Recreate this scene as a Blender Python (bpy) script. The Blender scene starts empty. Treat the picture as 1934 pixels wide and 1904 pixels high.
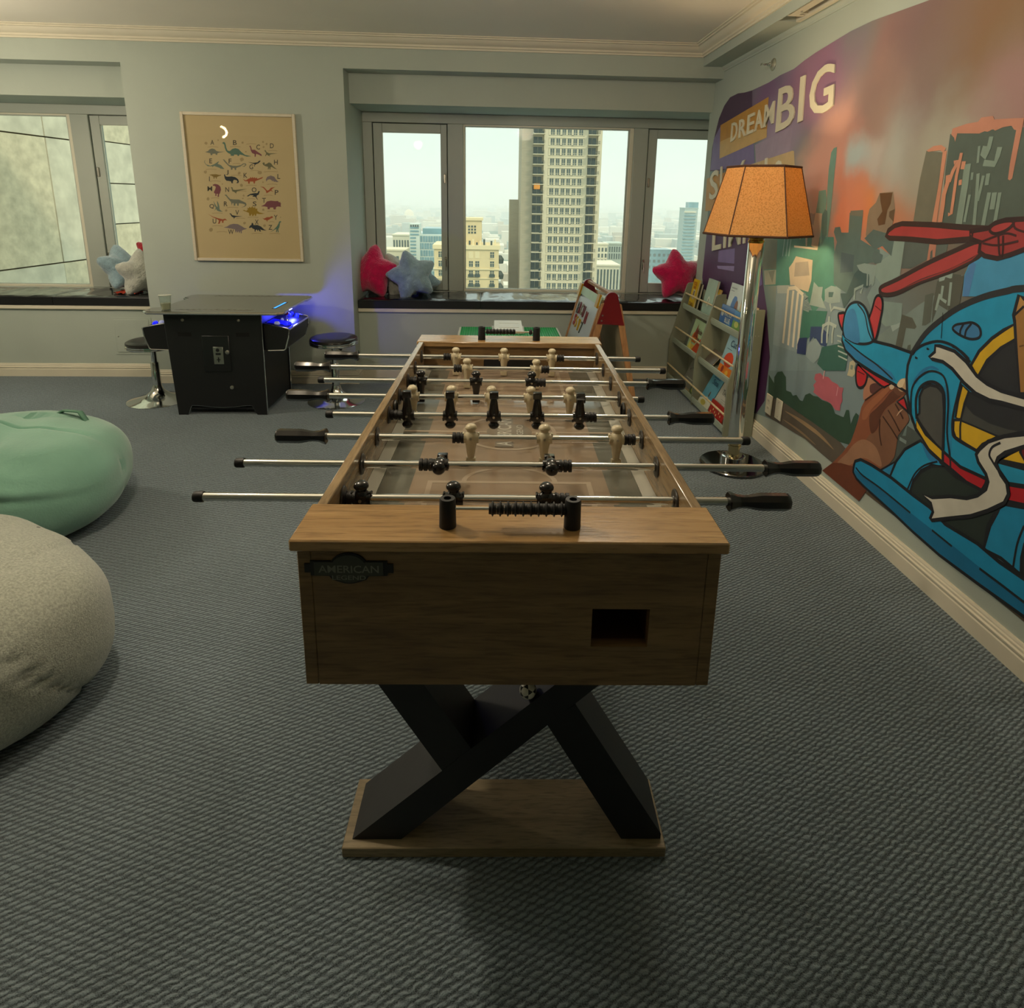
import bpy, bmesh, math, random
from mathutils import Vector, Matrix, noise
S = bpy.context.scene
COL = S.collection
R_ = math.radians
random.seed(7)

# ------------------------------------------------------------------ camera
FPX, CX, CY = 1182.33, 978.82, 662.71          # focal length and principal point for a 1934 x 1904 frame
PITCH, ROLL, YAW, EYE = 0.23782, 0.01813, 0.0496, 1.36674

def cam_axes():
    f = Vector((math.sin(YAW), math.cos(YAW), 0)); r = Vector((math.cos(YAW), -math.sin(YAW), 0)); u = Vector((0, 0, 1))
    f2 = f*math.cos(PITCH) - u*math.sin(PITCH); u2 = u*math.cos(PITCH) + f*math.sin(PITCH)
    return r*math.cos(ROLL) + u2*math.sin(ROLL), u2*math.cos(ROLL) - r*math.sin(ROLL), f2
CR, CU, CF = cam_axes()
cam = bpy.data.cameras.new('camera'); camo = bpy.data.objects.new('camera', cam); COL.objects.link(camo)
m3 = Matrix((CR, CU, -CF)).transposed()
camo.matrix_world = Matrix.Translation((0, 0, EYE)) @ m3.to_4x4()
cam.sensor_fit = 'HORIZONTAL'; cam.sensor_width = 36; cam.lens = FPX/1934*36
cam.shift_x = (967-CX)/1934; cam.shift_y = (CY-952)/1934
cam.clip_start = 0.05; cam.clip_end = 20000
S.camera = camo

def at(px, py, x=None, y=None, z=None):
    """the point of a world plane that a pixel of the photograph shows"""
    v = CF + CR*((px-CX)/FPX) - CU*((py-CY)/FPX)
    t = x/v.x if x is not None else (y/v.y if y is not None else (z-EYE)/v.z)
    return Vector((v.x*t, v.y*t, EYE+v.z*t))

# ------------------------------------------------------------------ world, lights, exposure
S.view_settings.view_transform = 'Standard'; S.view_settings.look = 'None'
S.view_settings.exposure = 0.0; S.view_settings.gamma = 1.0; S.view_settings.use_curve_mapping = False
S.cycles.max_bounces = 10; S.cycles.diffuse_bounces = 5; S.cycles.glossy_bounces = 5
S.cycles.transmission_bounces = 8; S.cycles.transparent_max_bounces = 24
S.cycles.sample_clamp_indirect = 4.0; S.cycles.caustics_reflective = False; S.cycles.caustics_refractive = False
S.cycles.use_denoising = True
W = bpy.data.worlds.new('sky'); S.world = W; W.use_nodes = True
nt = W.node_tree; nt.nodes.clear()
wo = nt.nodes.new('ShaderNodeOutputWorld'); bg = nt.nodes.new('ShaderNodeBackground')
tc = nt.nodes.new('ShaderNodeTexCoord'); sp = nt.nodes.new('ShaderNodeSeparateXYZ'); rp = nt.nodes.new('ShaderNodeValToRGB')
nt.links.new(tc.outputs['Generated'], sp.inputs[0]); nt.links.new(sp.outputs['Z'], rp.inputs[0])
# overcast dome: horizon haze rising to a zenith about three times as bright (CIE overcast law)
rp.color_ramp.elements[0].position = 0.0; rp.color_ramp.elements[0].color = (0.235, 0.295, 0.27, 1)
rp.color_ramp.elements[1].position = 1.0; rp.color_ramp.elements[1].color = (0.76, 0.86, 0.80, 1)
nt.links.new(rp.outputs[0], bg.inputs[0]); bg.inputs[1].default_value = 2.5
nt.links.new(bg.outputs[0], wo.inputs[0])

def light(name, kind, loc, energy, color, size=0.1, target=None, spot=None, blend=0.5):
    l = bpy.data.lights.new(name, kind); o = bpy.data.objects.new(name, l); COL.objects.link(o)
    o.location = loc; l.energy = energy; l.color = color
    if kind == 'AREA': l.size = size
    elif kind != 'SUN': l.shadow_soft_size = size
    if kind == 'SUN': l.angle = size
    if spot: l.spot_size = spot; l.spot_blend = blend
    if target is not None:
        o.rotation_euler = (Vector(target)-Vector(loc)).to_track_quat('-Z', 'Y').to_euler()
    return o
light('sun', 'SUN', (0, 0, 50), 1.9, (1.0, 0.88, 0.66), R_(8), target=(-24, 32, 8))
WARM = (1.0, 0.87, 0.68)
GLOBE_FILL = [(-0.95, 1.55, 44, 2.05), (-3.35, 3.3, 58, 1.75), (0.45, 2.3, 26, 2.18)]  # first is the room's own lamp; the other two are added unseen as fill
for i, (x, y, e, z) in enumerate(GLOBE_FILL):
    light('ceiling_and_fill_lamp', 'POINT', (x, y, z), e, WARM, 0.045 if i == 0 else 0.11)
light('floor_lamp_bulb', 'POINT', (1.312, 3.06, 1.36), 58, (1.0, 0.74, 0.42), 0.035)

# ------------------------------------------------------------------ helpers
def srgb(h):
    o = []
    for i in (0, 2, 4):
        v = int(h[i:i+2], 16)/255; o.append(v/12.92 if v <= .04045 else ((v+.055)/1.055)**2.4)
    return tuple(o)
MATS = {}
def M(name, col, rough=.6, metal=0., var=.08, vs=9., bump=0., bs=80., spec=.5, emit=None, es=0., sheen=0., scale=(1, 1, 1), coat=0., sss=0.):
    """procedural material: noise-mottled colour, optional noise relief"""
    if name in MATS: return MATS[name]
    if isinstance(col, str): col = srgb(col)
    m = bpy.data.materials.new(name); m.use_nodes = True; t = m.node_tree; n = t.nodes; L = t.links
    b = n['Principled BSDF']; c = n.new('ShaderNodeTexCoord'); mp = n.new('ShaderNodeMapping'); mp.inputs['Scale'].default_value = scale
    L.new(c.outputs['Object'], mp.inputs[0])
    nz = n.new('ShaderNodeTexNoise'); nz.inputs['Scale'].default_value = vs; nz.inputs['Detail'].default_value = 5
    L.new(mp.outputs[0], nz.inputs[0])
    r = n.new('ShaderNodeValToRGB')
    r.color_ramp.elements[0].position = .3; r.color_ramp.elements[1].position = .7
    r.color_ramp.elements[0].color = (*[max(0, v*(1-var)) for v in col], 1); r.color_ramp.elements[1].color = (*[min(1, v*(1+var)) for v in col], 1)
    L.new(nz.outputs['Fac'], r.inputs[0]); L.new(r.outputs[0], b.inputs['Base Color'])
    b.inputs['Roughness'].default_value = rough; b.inputs['Metallic'].default_value = metal
    b.inputs['Specular IOR Level'].default_value = spec
    if sheen: b.inputs['Sheen Weight'].default_value = sheen; b.inputs['Sheen Roughness'].default_value = .5
    if coat: b.inputs['Coat Weight'].default_value = coat; b.inputs['Coat Roughness'].default_value = .08
    if emit is not None:
        b.inputs['Emission Color'].default_value = (*(srgb(emit) if isinstance(emit, str) else emit), 1); b.inputs['Emission Strength'].default_value = es
    if bump:
        n2 = n.new('ShaderNodeTexNoise'); n2.inputs['Scale'].default_value = bs; n2.inputs['Detail'].default_value = 4
        bp = n.new('ShaderNodeBump'); bp.inputs['Strength'].default_value = bump; bp.inputs['Distance'].default_value = .01
        L.new(mp.outputs[0], n2.inputs[0]); L.new(n2.outputs['Fac'], bp.inputs['Height']); L.new(bp.outputs[0], b.inputs['Normal'])
    MATS[name] = m; return m

def wood(name, c1, c2, scale, rough=.45, bump=.1, ring=3.0, spec=.5):
    """grain stretched along the axis with the smallest scale"""
    if name in MATS: return MATS[name]
    m = bpy.data.materials.new(name); m.use_nodes = True; t = m.node_tree; n = t.nodes; L = t.links; b = n['Principled BSDF']
    c = n.new('ShaderNodeTexCoord'); mp = n.new('ShaderNodeMapping'); mp.inputs['Scale'].default_value = scale; L.new(c.outputs['Object'], mp.inputs[0])
    a = n.new('ShaderNodeTexNoise'); a.inputs['Scale'].default_value = ring; a.inputs['Detail'].default_value = 9; a.inputs['Roughness'].default_value = .68; a.inputs['Distortion'].default_value = .9
    L.new(mp.outputs[0], a.inputs[0])
    r = n.new('ShaderNodeValToRGB'); e = r.color_ramp.elements
    e[0].position = .28; e[0].color = (*srgb(c1), 1); e[1].position = .62; e[1].color = (*srgb(c2), 1)
    L.new(a.outputs['Fac'], r.inputs[0])
    f = n.new('ShaderNodeTexNoise'); f.inputs['Scale'].default_value = ring*7; f.inputs['Detail'].default_value = 3; L.new(mp.outputs[0], f.inputs[0])
    mx = n.new('ShaderNodeMix'); mx.data_type = 'RGBA'; mx.blend_type = 'MULTIPLY'; mx.inputs[0].default_value = .55
    r2 = n.new('ShaderNodeValToRGB'); r2.color_ramp.elements[0].position = .32; r2.color_ramp.elements[0].color = (.45, .42, .38, 1); r2.color_ramp.elements[1].position = .5
    L.new(f.outputs['Fac'], r2.inputs[0]); L.new(r.outputs[0], mx.inputs[6]); L.new(r2.outputs[0], mx.inputs[7]); L.new(mx.outputs[2], b.inputs['Base Color'])
    b.inputs['Roughness'].default_value = rough; b.inputs['Specular IOR Level'].default_value = spec
    bp = n.new('ShaderNodeBump'); bp.inputs['Strength'].default_value = bump; bp.inputs['Distance'].default_value = .004
    L.new(f.outputs['Fac'], bp.inputs['Height']); L.new(bp.outputs[0], b.inputs['Normal'])
    MATS[name] = m; return m

def glassmat(name, tint=(.97, 1, .985), refl=.5):
    if name in MATS: return MATS[name]
    m = bpy.data.materials.new(name); m.use_nodes = True; t = m.node_tree; n = t.nodes; L = t.links
    n.remove(n['Principled BSDF']); o = n['Material Output']
    tr = n.new('ShaderNodeBsdfTransparent'); gl = n.new('ShaderNodeBsdfGlossy'); gl.inputs['Roughness'].default_value = .02
    lw = n.new('ShaderNodeLayerWeight'); lw.inputs[0].default_value = .5; pw = n.new('ShaderNodeMath'); pw.operation = 'POWER'; pw.inputs[1].default_value = 5; L.new(lw.outputs['Facing'], pw.inputs[0])
    mu = n.new('ShaderNodeMath'); mu.operation = 'MULTIPLY_ADD'; mu.inputs[1].default_value = .9*refl; mu.inputs[2].default_value = .04*refl
    nz = n.new('ShaderNodeTexNoise'); nz.inputs['Scale'].default_value = 3; rr = n.new('ShaderNodeValToRGB')
    rr.color_ramp.elements[0].color = (*[v*.985 for v in tint], 1); rr.color_ramp.elements[1].color = (*tint, 1)
    mx = n.new('ShaderNodeMixShader')
    L.new(nz.outputs['Fac'], rr.inputs[0]); L.new(rr.outputs[0], tr.inputs[0])
    L.new(pw.outputs[0], mu.inputs[0]); L.new(mu.outputs[0], mx.inputs[0]); L.new(tr.outputs[0], mx.inputs[1]); L.new(gl.outputs[0], mx.inputs[2]); L.new(mx.outputs[0], o.inputs[0])
    MATS[name] = m; return m

class MB:
    """collects shapes, builds ONE mesh object"""
    def __init__(s, off=(0, 0, 0)):
        s.bm = bmesh.new(); s.off = Vector(off); s.X = Matrix()
    def _fin(s, vs, mat, smooth=False):
        fs = set()
        for v in vs:
            v.co = s.X @ v.co - s.off
            fs.update(v.link_faces)
        for f in fs: f.material_index = mat; f.smooth = smooth
    def box(s, lo, hi, mat=0, bev=0, rot=None):
        c = [(a+b)/2 for a, b in zip(lo, hi)]; d = [abs(b-a) for a, b in zip(lo, hi)]
        mtx = Matrix.Translation(c) @ (rot.to_4x4() if rot else Matrix()) @ Matrix.Diagonal((*d, 1))
        g = bmesh.ops.create_cube(s.bm, size=1, matrix=mtx); vs = g['verts']
        if bev:
            es = list({e for v in vs for e in v.link_edges}); bmesh.ops.bevel(s.bm, geom=es, offset=bev, segments=2 if bev > .004 else 1, affect='EDGES', profile=.6)
            vs = s._new(vs)
        s._fin(vs, mat); return s
    def _new(s, seed):
        seen = set(); st = [v for v in seed if v.is_valid] or [list(s.bm.verts)[-1]]
        while st:
            v = st.pop()
            if v in seen: continue
            seen.add(v)
            for e in v.link_edges: st.append(e.other_vert(v))
        return list(seen)
    def raw(s, vs, faces, mat=0, smooth=False):
        V = [s.bm.verts.new(v) for v in vs]
        for f in faces:
            try: s.bm.faces.new([V[i] for i in f])
            except ValueError: pass
        s._fin(V, mat, smooth); return s
    def lathe(s, prof, o=(0, 0, 0), ax='z', n=20, mat=0, smooth=True, rot0=0.):
        vs = []; fs = []
        for r, h in prof:
            for i in range(n):
                a = 2*math.pi*i/n+rot0; p = (r*math.cos(a), r*math.sin(a), h)
                p = p if ax == 'z' else ((p[2], p[0], p[1]) if ax == 'x' else (p[1], p[2], p[0]))
                vs.append((p[0]+o[0], p[1]+o[1], p[2]+o[2]))
        for j in range(len(prof)-1):
            for i in range(n): fs.append((j*n+i, j*n+(i+1) % n, (j+1)*n+(i+1) % n, (j+1)*n+i))
        fs.append(tuple(range(n))[::-1]); fs.append(tuple((len(prof)-1)*n+i for i in range(n)))
        return s.raw(vs, fs, mat, smooth)
    def cyl(s, p0, p1, r0, r1=None, n=14, mat=0, smooth=True):
        return s.tube([p0, p1], [r0, r1 if r1 is not None else r0], n, mat, smooth)
    def tube(s, pts, r, n=10, mat=0, smooth=True):
        pts = [Vector(p) for p in pts]; rs = r if isinstance(r, (list, tuple)) else [r]*len(pts); vs = []; fs = []
        up = None
        for i, p in enumerate(pts):
            d = (pts[min(i+1, len(pts)-1)]-pts[max(i-1, 0)]).normalized()
            if up is None: up = Vector((0, 0, 1)) if abs(d.z) < .9 else Vector((1, 0, 0))
            a = d.cross(up).normalized(); b = a.cross(d).normalized(); up = b
            for k in range(n):
                t = 2*math.pi*k/n; vs.append(p+a*(rs[i]*math.cos(t))+b*(rs[i]*math.sin(t)))
        for j in range(len(pts)-1):
            for i in range(n): fs.append((j*n+i, j*n+(i+1) % n, (j+1)*n+(i+1) % n, (j+1)*n+i))
        fs.append(tuple(range(n))[::-1]); fs.append(tuple((len(pts)-1)*n+i for i in range(n)))
        return s.raw(vs, fs, mat, smooth)
    def prism(s, poly, d, mat=0, bev=0):
        """poly: 3D points of a planar outline, d: extrusion vector"""
        d = Vector(d); n = len(poly); vs = [Vector(p) for p in poly]+[Vector(p)+d for p in poly]
        fs = [tuple(range(n))[::-1], tuple(range(n, 2*n))]+[(i, (i+1) % n, n+(i+1) % n, n+i) for i in range(n)]
        return s.raw(vs, fs, mat)
    def sweep(s, prof, path, mat=0, closed=False):
        """prof: (out, z) pairs; path: (x, y, nx, ny) stations with outward normal (mitred)"""
        k = len(prof); vs = []; fs = []
        for (x, y, nx, ny) in path:
            for (o, z) in prof: vs.append((x+nx*o, y+ny*o, z))
        for j in range(len(path)-1):
            for i in range(k-1): fs.append((j*k+i, j*k+i+1, (j+1)*k+i+1, (j+1)*k+i))
        fs.append(tuple(range(k))); fs.append(tuple((len(path)-1)*k+i for i in range(k)))
        return s.raw(vs, fs, mat)
    def build(s, name, mats, parent=None, smooth=None, loc=None):
        bmesh.ops.recalc_face_normals(s.bm, faces=list(s.bm.faces))
        me = bpy.data.meshes.new(name); s.bm.to_mesh(me); s.bm.free()
        for m in (mats if isinstance(mats, (list, tuple)) else [mats]): me.materials.append(m)
        if smooth is not None:
            for p in me.polygons: p.use_smooth = smooth
        try: me.set_sharp_from_angle(angle=R_(38))
        except Exception: pass
        o = bpy.data.objects.new(name, me); COL.objects.link(o)
        if parent is not None: o.parent = parent
        if loc is not None: o.location = loc
        return o

def tri(mb):
    mb.bm.normal_update(); bmesh.ops.triangulate(mb.bm, faces=[f for f in mb.bm.faces if len(f.verts) > 4])
def tag(o, label=None, cat=None, group=None, kind=None):
    if label: o['label'] = label
    if cat: o['category'] = cat
    if group: o['group'] = group
    if kind: o['kind'] = kind
    return o
def thing(name, label, cat, loc=(0, 0, 0), rz=0, group=None):
    o = bpy.data.objects.new(name, None); COL.objects.link(o); o.location = loc; o.rotation_euler = (0, 0, rz); o.empty_display_size = .05
    return tag(o, label, cat, group)
def node(name, parent, loc=(0, 0, 0), rot=(0, 0, 0)):
    o = bpy.data.objects.new(name, None); COL.objects.link(o); o.parent = parent; o.location = loc; o.rotation_euler = rot; o.empty_display_size = .02
    return o
def dup(o, parent, loc=None, rot=None):
    c = o.copy(); COL.objects.link(c); c.parent = parent
    if loc is not None: c.location = loc
    if rot is not None: c.rotation_euler = rot
    return c
def struct(o): o['kind'] = 'structure'; return o

def glyph(ch, bold=0.0, res=3):
    """2-D outline mesh of text as (verts, faces) normalised to its own box 0..1"""
    cu = bpy.data.curves.new('t', 'FONT'); cu.body = ch; cu.resolution_u = res; cu.offset = bold
    o = bpy.data.objects.new('t', cu); me = o.to_mesh()
    vs = [(v.co.x, v.co.y) for v in me.vertices]; fs = [tuple(p.vertices) for p in me.polygons]
    o.to_mesh_clear(); bpy.data.objects.remove(o); bpy.data.curves.remove(cu)
    x0 = min(v[0] for v in vs); x1 = max(v[0] for v in vs); y0 = min(v[1] for v in vs); y1 = max(v[1] for v in vs)
    return [((a-x0)/max(x1-x0, 1e-6), (b-y0)/max(y1-y0, 1e-6)) for a, b in vs], fs
GL = {}
def put_text(mb, ch, bl, br, tr, tl, mat=0, thick=None, bold=.012):
    """text stretched over the quad bl-br-tr-tl; thick = extrusion vector"""
    if (ch, bold) not in GL: GL[ch, bold] = glyph(ch, bold)
    vs, fs = GL[ch, bold]; bl, br, tr, tl = map(Vector, (bl, br, tr, tl))
    P = [bl*(1-a)*(1-b)+br*a*(1-b)+tr*a*b+tl*(1-a)*b for a, b in vs]
    if thick is None: mb.raw(P, fs, mat); return
    thick = Vector(thick); n = len(P); cnt = {}
    for f in fs:
        for i in range(len(f)):
            e = (f[i], f[(i+1) % len(f)]); cnt[tuple(sorted(e))] = cnt.get(tuple(sorted(e)), [])+[e]
    F = [tuple(f) for f in fs]+[tuple(i+n for i in f[::-1]) for f in fs]
    for k, es in cnt.items():
        if len(es) == 1: a, b = es[0]; F.append((b, a, a+n, b+n))
    mb.raw([p+thick for p in P]+P, F, mat)
# ------------------------------------------------------------------ the room
YB, YS, YV, YW, XR, ZC = 4.567, 4.737, 4.735, 5.16, 1.612, 2.402
XP0, XP1, XL, YF = -2.432, -0.983, -5.4, -3.2       # pier edges, left wall, wall behind the camera
paint = M('pale_blue_wall_paint', 'a9b2a7', .75, var=.03, vs=2.5, bump=.05, bs=160)
white = M('off_white_trim_paint', 'd6cfba', .45, var=.03, vs=4)
ceilp = M('cream_ceiling_paint', 'ebe6d8', .85, var=.03, vs=1.5, bump=.04, bs=200)
framep = M('window_frame_paint', 'a9b0a6', .45, var=.04, vs=3)
framew = M('window_bead_cream', 'dcd8c4', .4, var=.03)
steel = M('brushed_steel', 'b4b0a4', .3, 1.)
chrome = M('polished_chrome', 'dcdcd8', .10, 1., var=.02)
black = M('satin_black', '0b0b0c', .4, var=.2)

def carpet():
    m = bpy.data.materials.new('ribbed_loop_carpet'); m.use_nodes = True; t = m.node_tree; n = t.nodes; L = t.links; b = n['Principled BSDF']
    c = n.new('ShaderNodeTexCoord'); mp = n.new('ShaderNodeMapping'); mp.inputs['Rotation'].default_value = (0, 0, R_(-29))
    L.new(c.outputs['Object'], mp.inputs[0])
    nz = n.new('ShaderNodeTexNoise'); nz.inputs['Scale'].default_value = 55; nz.inputs['Detail'].default_value = 3; L.new(mp.outputs[0], nz.inputs[0])
    sc = n.new('ShaderNodeVectorMath'); sc.operation = 'SCALE'; sc.inputs['Scale'].default_value = .0115
    sb = n.new('ShaderNodeVectorMath'); sb.operation = 'SUBTRACT'; sb.inputs[1].default_value = (.5, .5, .5)
    L.new(nz.outputs['Color'], sb.inputs[0]); L.new(sb.outputs[0], sc.inputs[0])
    ad = n.new('ShaderNodeVectorMath'); L.new(mp.outputs[0], ad.inputs[0]); L.new(sc.outputs[0], ad.inputs[1])
    w = n.new('ShaderNodeTexWave'); w.bands_direction = 'Y'; w.inputs['Scale'].default_value = 26; w.inputs['Distortion'].default_value = 0
    w2 = n.new('ShaderNodeTexWave'); w2.bands_direction = 'DIAGONAL'; w2.inputs['Scale'].default_value = 26; w2.inputs['Distortion'].default_value = 0
    L.new(ad.outputs[0], w.inputs[0]); L.new(ad.outputs[0], w2.inputs[0])
    mu = n.new('ShaderNodeMath'); mu.operation = 'MULTIPLY'; L.new(w.outputs['Fac'], mu.inputs[0])
    h = n.new('ShaderNodeMath'); h.operation = 'MULTIPLY_ADD'; h.inputs[1].default_value = .75; h.inputs[2].default_value = .25; L.new(w2.outputs['Fac'], h.inputs[0]); L.new(h.outputs[0], mu.inputs[1])
    fz = n.new('ShaderNodeTexNoise'); fz.inputs['Scale'].default_value = 420; fz.inputs['Detail'].default_value = 3; L.new(c.outputs['Object'], fz.inputs[0])
    big = n.new('ShaderNodeTexNoise'); big.inputs['Scale'].default_value = 1.6; big.inputs['Detail'].default_value = 2; L.new(c.outputs['Object'], big.inputs[0])
    ht = n.new('ShaderNodeMath'); ht.operation = 'MULTIPLY_ADD'; ht.inputs[1].default_value = .9; L.new(fz.outputs['Fac'], ht.inputs[0]); L.new(mu.outputs[0], ht.inputs[2])
    r = n.new('ShaderNodeValToRGB'); e = r.color_ramp.elements
    e[0].position = .30; e[0].color = (.026, .036, .042, 1); e[1].position = 1.15/1.2; e[1].color = (.275, .350, .392, 1)
    L.new(ht.outputs[0], r.inputs[0])
    mx = n.new('ShaderNodeMix'); mx.data_type = 'RGBA'; mx.blend_type = 'MULTIPLY'; mx.inputs[0].default_value = 1
    r2 = n.new('ShaderNodeValToRGB'); r2.color_ramp.elements[0].position = .35; r2.color_ramp.elements[0].color = (.9, .9, .9, 1); r2.color_ramp.elements[1].position = .65
    L.new(big.outputs['Fac'], r2.inputs[0]); L.new(r.outputs[0], mx.inputs[6]); L.new(r2.outputs[0], mx.inputs[7]); L.new(mx.outputs[2], b.inputs['Base Color'])
    b.inputs['Roughness'].default_value = .95; b.inputs['Specular IOR Level'].default_value = .15; b.inputs['Sheen Weight'].default_value = .15
    bp = n.new('ShaderNodeBump'); bp.inputs['Strength'].default_value = .9; bp.inputs['Distance'].default_value = .006
    L.new(ht.outputs[0], bp.inputs['Height']); L.new(bp.outputs[0], b.inputs['Normal']); return m
struct(MB().box((XL, YF, -.12), (2.1, 5.16, 0)).build('floor', carpet()))
struct(MB().box((XL-.2, YF-.2, ZC), (2.2, 5.4, ZC+.15)).build('ceiling', ceilp))
struct(MB().box((XL-.15, YF-.15, 0), (XL, 5.16, ZC)).build('wall_left', paint))
struct(MB().box((XL, YF-.15, 0), (2.1, YF, ZC)).build('wall_front', paint))
struct(MB().box((XR, YF, 0), (XR+.30, 4.80, ZC)).build('wall_right', paint))
def wb(lo, hi): struct(MB().box(lo, hi).build('wall_back', paint))
wb((XP0, YB, 0), (XP1, 5.30, ZC))                                   # pier that carries the poster
for x0, x1 in ((XL, XP0), (XP1, 2.1)):
    wb((x0, YS, 0), (x1, 5.30, .516))                               # wall under the window seat
    wb((x0, YB, 2.197), (x1, YB+.155, ZC))                          # header
    wb((x0, YB+.155, 2.24), (x1, YV, ZC))
    wb((x0, YV, 2.0), (x1, 5.30, ZC))                               # boxed-in blind pocket over the window
wb((1.86, 4.80, 0), (2.1, 5.30, ZC))
# bulkhead along the right wall, with its air slot
XBL, ZBK = 1.462, 2.272
VX0, VX1, VY0, VY1 = 1.468, 1.578, 2.10, 3.43
w = MB(); w.box((XBL, VY1, ZBK), (XR, YB, ZC)).box((XBL, YF, ZBK), (XR, VY0, ZC))
w.box((XBL, VY0, ZBK), (VX0, VY1, ZC)).box((VX1, VY0, ZBK), (XR, VY1, ZC)).box((VX0, VY0, 2.36), (VX1, VY1, ZC))
struct(w.build('ceiling_bulkhead', paint))
v = thing('air_vent', 'recessed linear air slot with cream deflector in the bulkhead above the mural wall', 'vent', (1.52, 2.8, ZBK))
o = v.location
MB(o).box((VX0, VY0, 2.345), (VX1, VY1, 2.358)).build('duct_back', black, v)
MB(o).box((VX0+.012, VY0, ZBK+.004), (VX0+.060, VY1-.075, ZBK+.012), bev=.002).box((VX0+.012, VY0, ZBK+.012), (VX0+.018, VY1-.075, ZBK+.05)).build('deflector_blade', white, v)
MB(o).box((VX0+.004, VY1-.095, ZBK+.002), (VX0+.085, VY1-.075, ZBK+.03), bev=.002).box((VX0+.06, VY1-.125, ZBK+.004), (VX1-.004, VY1-.112, ZBK+.03)).build('end_bracket', white, v)
MB(o).box((VX1-.022, VY0, ZBK-.004), (VX1+.004, VY1, ZBK+.03), bev=.002).build('edge_trim', white, v)
MB(o).cyl((VX0+.04, VY1-.16, ZBK+.005), (VX0+.04, VY1-.16, ZBK-.001), .005).build('screw', steel, v)
# crown moulding (ceiling side first), small cove under the bulkhead
CROWN = [(0, 2.327), (.012, 2.327), (.012, 2.337), (.022, 2.341), (.022, 2.352), (.034, 2.357), (.052, 2.372), (.060, 2.384), (.072, 2.386), (.072, 2.394), (.084, 2.396), (.084, ZC)]
struct(MB().sweep(CROWN, [(XL, YB, 0, -1), (XBL, YB, -1, -1), (XBL, YF, -1, 0)]).build('trim_1', white))
COVE = [(0, 2.243), (.006, 2.243), (.008, 2.252), (.016, 2.258), (.020, 2.266), (.022, ZBK)]
struct(MB().sweep(COVE, [(XR, YB, -1, 0), (XR, YF, -1, 0)]).build('trim_2', paint))
BASE = [(0, .098), (.007, .098), (.010, .094), (.010, .088), (.014, .084), (.014, .076), (.019, .072), (.019, .064), (.016, .060), (.020, .056), (.020, 0)]
struct(MB().sweep(BASE, [(XL, YS, 0, -1), (XP0, YS, -1, -1), (XP0, YB, -1, -1), (XP1, YB, 1, -1), (XP1, YS, 1, -1), (XR, YS, 0, -1)]).build('baseboard_back', white))
struct(MB().sweep(BASE, [(XR, 4.737, -1, 0), (XR, YF, -1, 0)]).build('baseboard_right', white))
struct(MB().box((XL, YS-.022, .516), (XP0, YW, .546), bev=.004).build('trim_3', white))
struct(MB().box((XP1, YS-.022, .516), (XR+.2, YW, .546), bev=.004).build('trim_4', white))
# access panel let into the wall under the left window
p = MB(); p.box((-2.815, YS-.004, .172), (-2.525, YS+.01, .456))
ap = struct(p.build('trim_5', paint))
MB().box((-2.797, YS-.008, .188), (-2.543, YS+.008, .440), bev=.002).build('access_panel', paint, ap)
MB().cyl((-2.775, YS-.0095, .31), (-2.775, YS-.003, .31), .005).build('panel_lock', steel, ap)

# ------------------------------------------------------------------ windows
pane = glassmat('window_glass', (.985, 1, .99), .05)
def frame_bars(mb, x0, x1, z0, z1, wl, wr, wb, wt, y0, y1, mat=0, bev=.003):
    mb.box((x0, y0, z0), (x0+wl, y1, z1), mat, bev).box((x1-wr, y0, z0), (x1, y1, z1), mat, bev)
    mb.box((x0+wl, y0, z0), (x1-wr, y1, z0+wb), mat, bev).box((x0+wl, y0, z1-wt), (x1-wr, y1, z1), mat, bev)
def casement(par, x0, x1, z0, z1, hinge_left):
    s = MB(); g = .006
    frame_bars(s, x0+g, x1-g, z0+g, z1-g, .070, .048, .078, .066, YW+.006, YW+.05)
    frame_bars(s, x0+.071, x1-.049, z0+.079, z1-.067, .007, .007, .007, .007, YW+.016, YW+.03, 1, 0)
    frame_bars(s, x0-.014, x1+.014, z0-.014, z1+.014, .034, .034, .034, .034, YW+.052, YW+.075, 0, 0)
    sh = s.build('sash', [framep, framew], par)
    MB().box((x0+.074, YW+.028, z0+.08), (x1-.052, YW+.034, z1-.07)).build('glass_pane', pane, sh)
    hx = x1-.024 if hinge_left else x0+.024
    h = MB(); h.box((hx-.010, YW-.006, z0+.20), (hx+.010, YW+.008, z0+.28), bev=.003).tube([(hx, YW-.008, z0+.26), (hx, YW-.022, z0+.255), (hx+.002, YW-.024, z0+.17)], [.006, .007, .005])
    h.build('window_handle', steel, sh)
    MB().box((hx-.008, YW-.006, z0+.86), (hx+.008, YW+.008, z0+.93), bev=.003).build('sash_keeper', steel, sh)
def window(name, xs, z0, z1, x_end0, x_end1):
    """xs: list of (kind, x0, x1) lights"""
    f = MB(); f.box((x_end0, YW, .546), (x_end1, YW+.09, z0), bev=.003).box((x_end0, YW, z1), (x_end1, YW+.09, 2.0), bev=.003)
    prev = x_end0
    for k, a, b in xs: f.box((prev, YW-.004, z0), (a, YW+.09, z1), bev=.004); prev = b
    f.box((prev, YW-.004, z0), (x_end1, YW+.09, z1), bev=.004)
    w = struct(f.build(name, framep))
    for k, a, b in xs:
        if k == 'f':
            s = MB(); frame_bars(s, a, b, z0, z1, .012, .030, .018, .012, YW+.012, YW+.05, 0, .002)
            frame_bars(s, a+.012, b-.030, z0+.018, z1-.012, .006, .012, .006, .006, YW+.026, YW+.045, 1, 0)
            q = s.build('fixed_sash', [framew, framep], w)
            MB().box((a+.012, YW+.036, z0+.018), (b-.03, YW+.042, z1-.012)).build('glass_pane', pane, q)
        else: casement(w, a, b, z0, z1, k == 'l')
    return w
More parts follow.
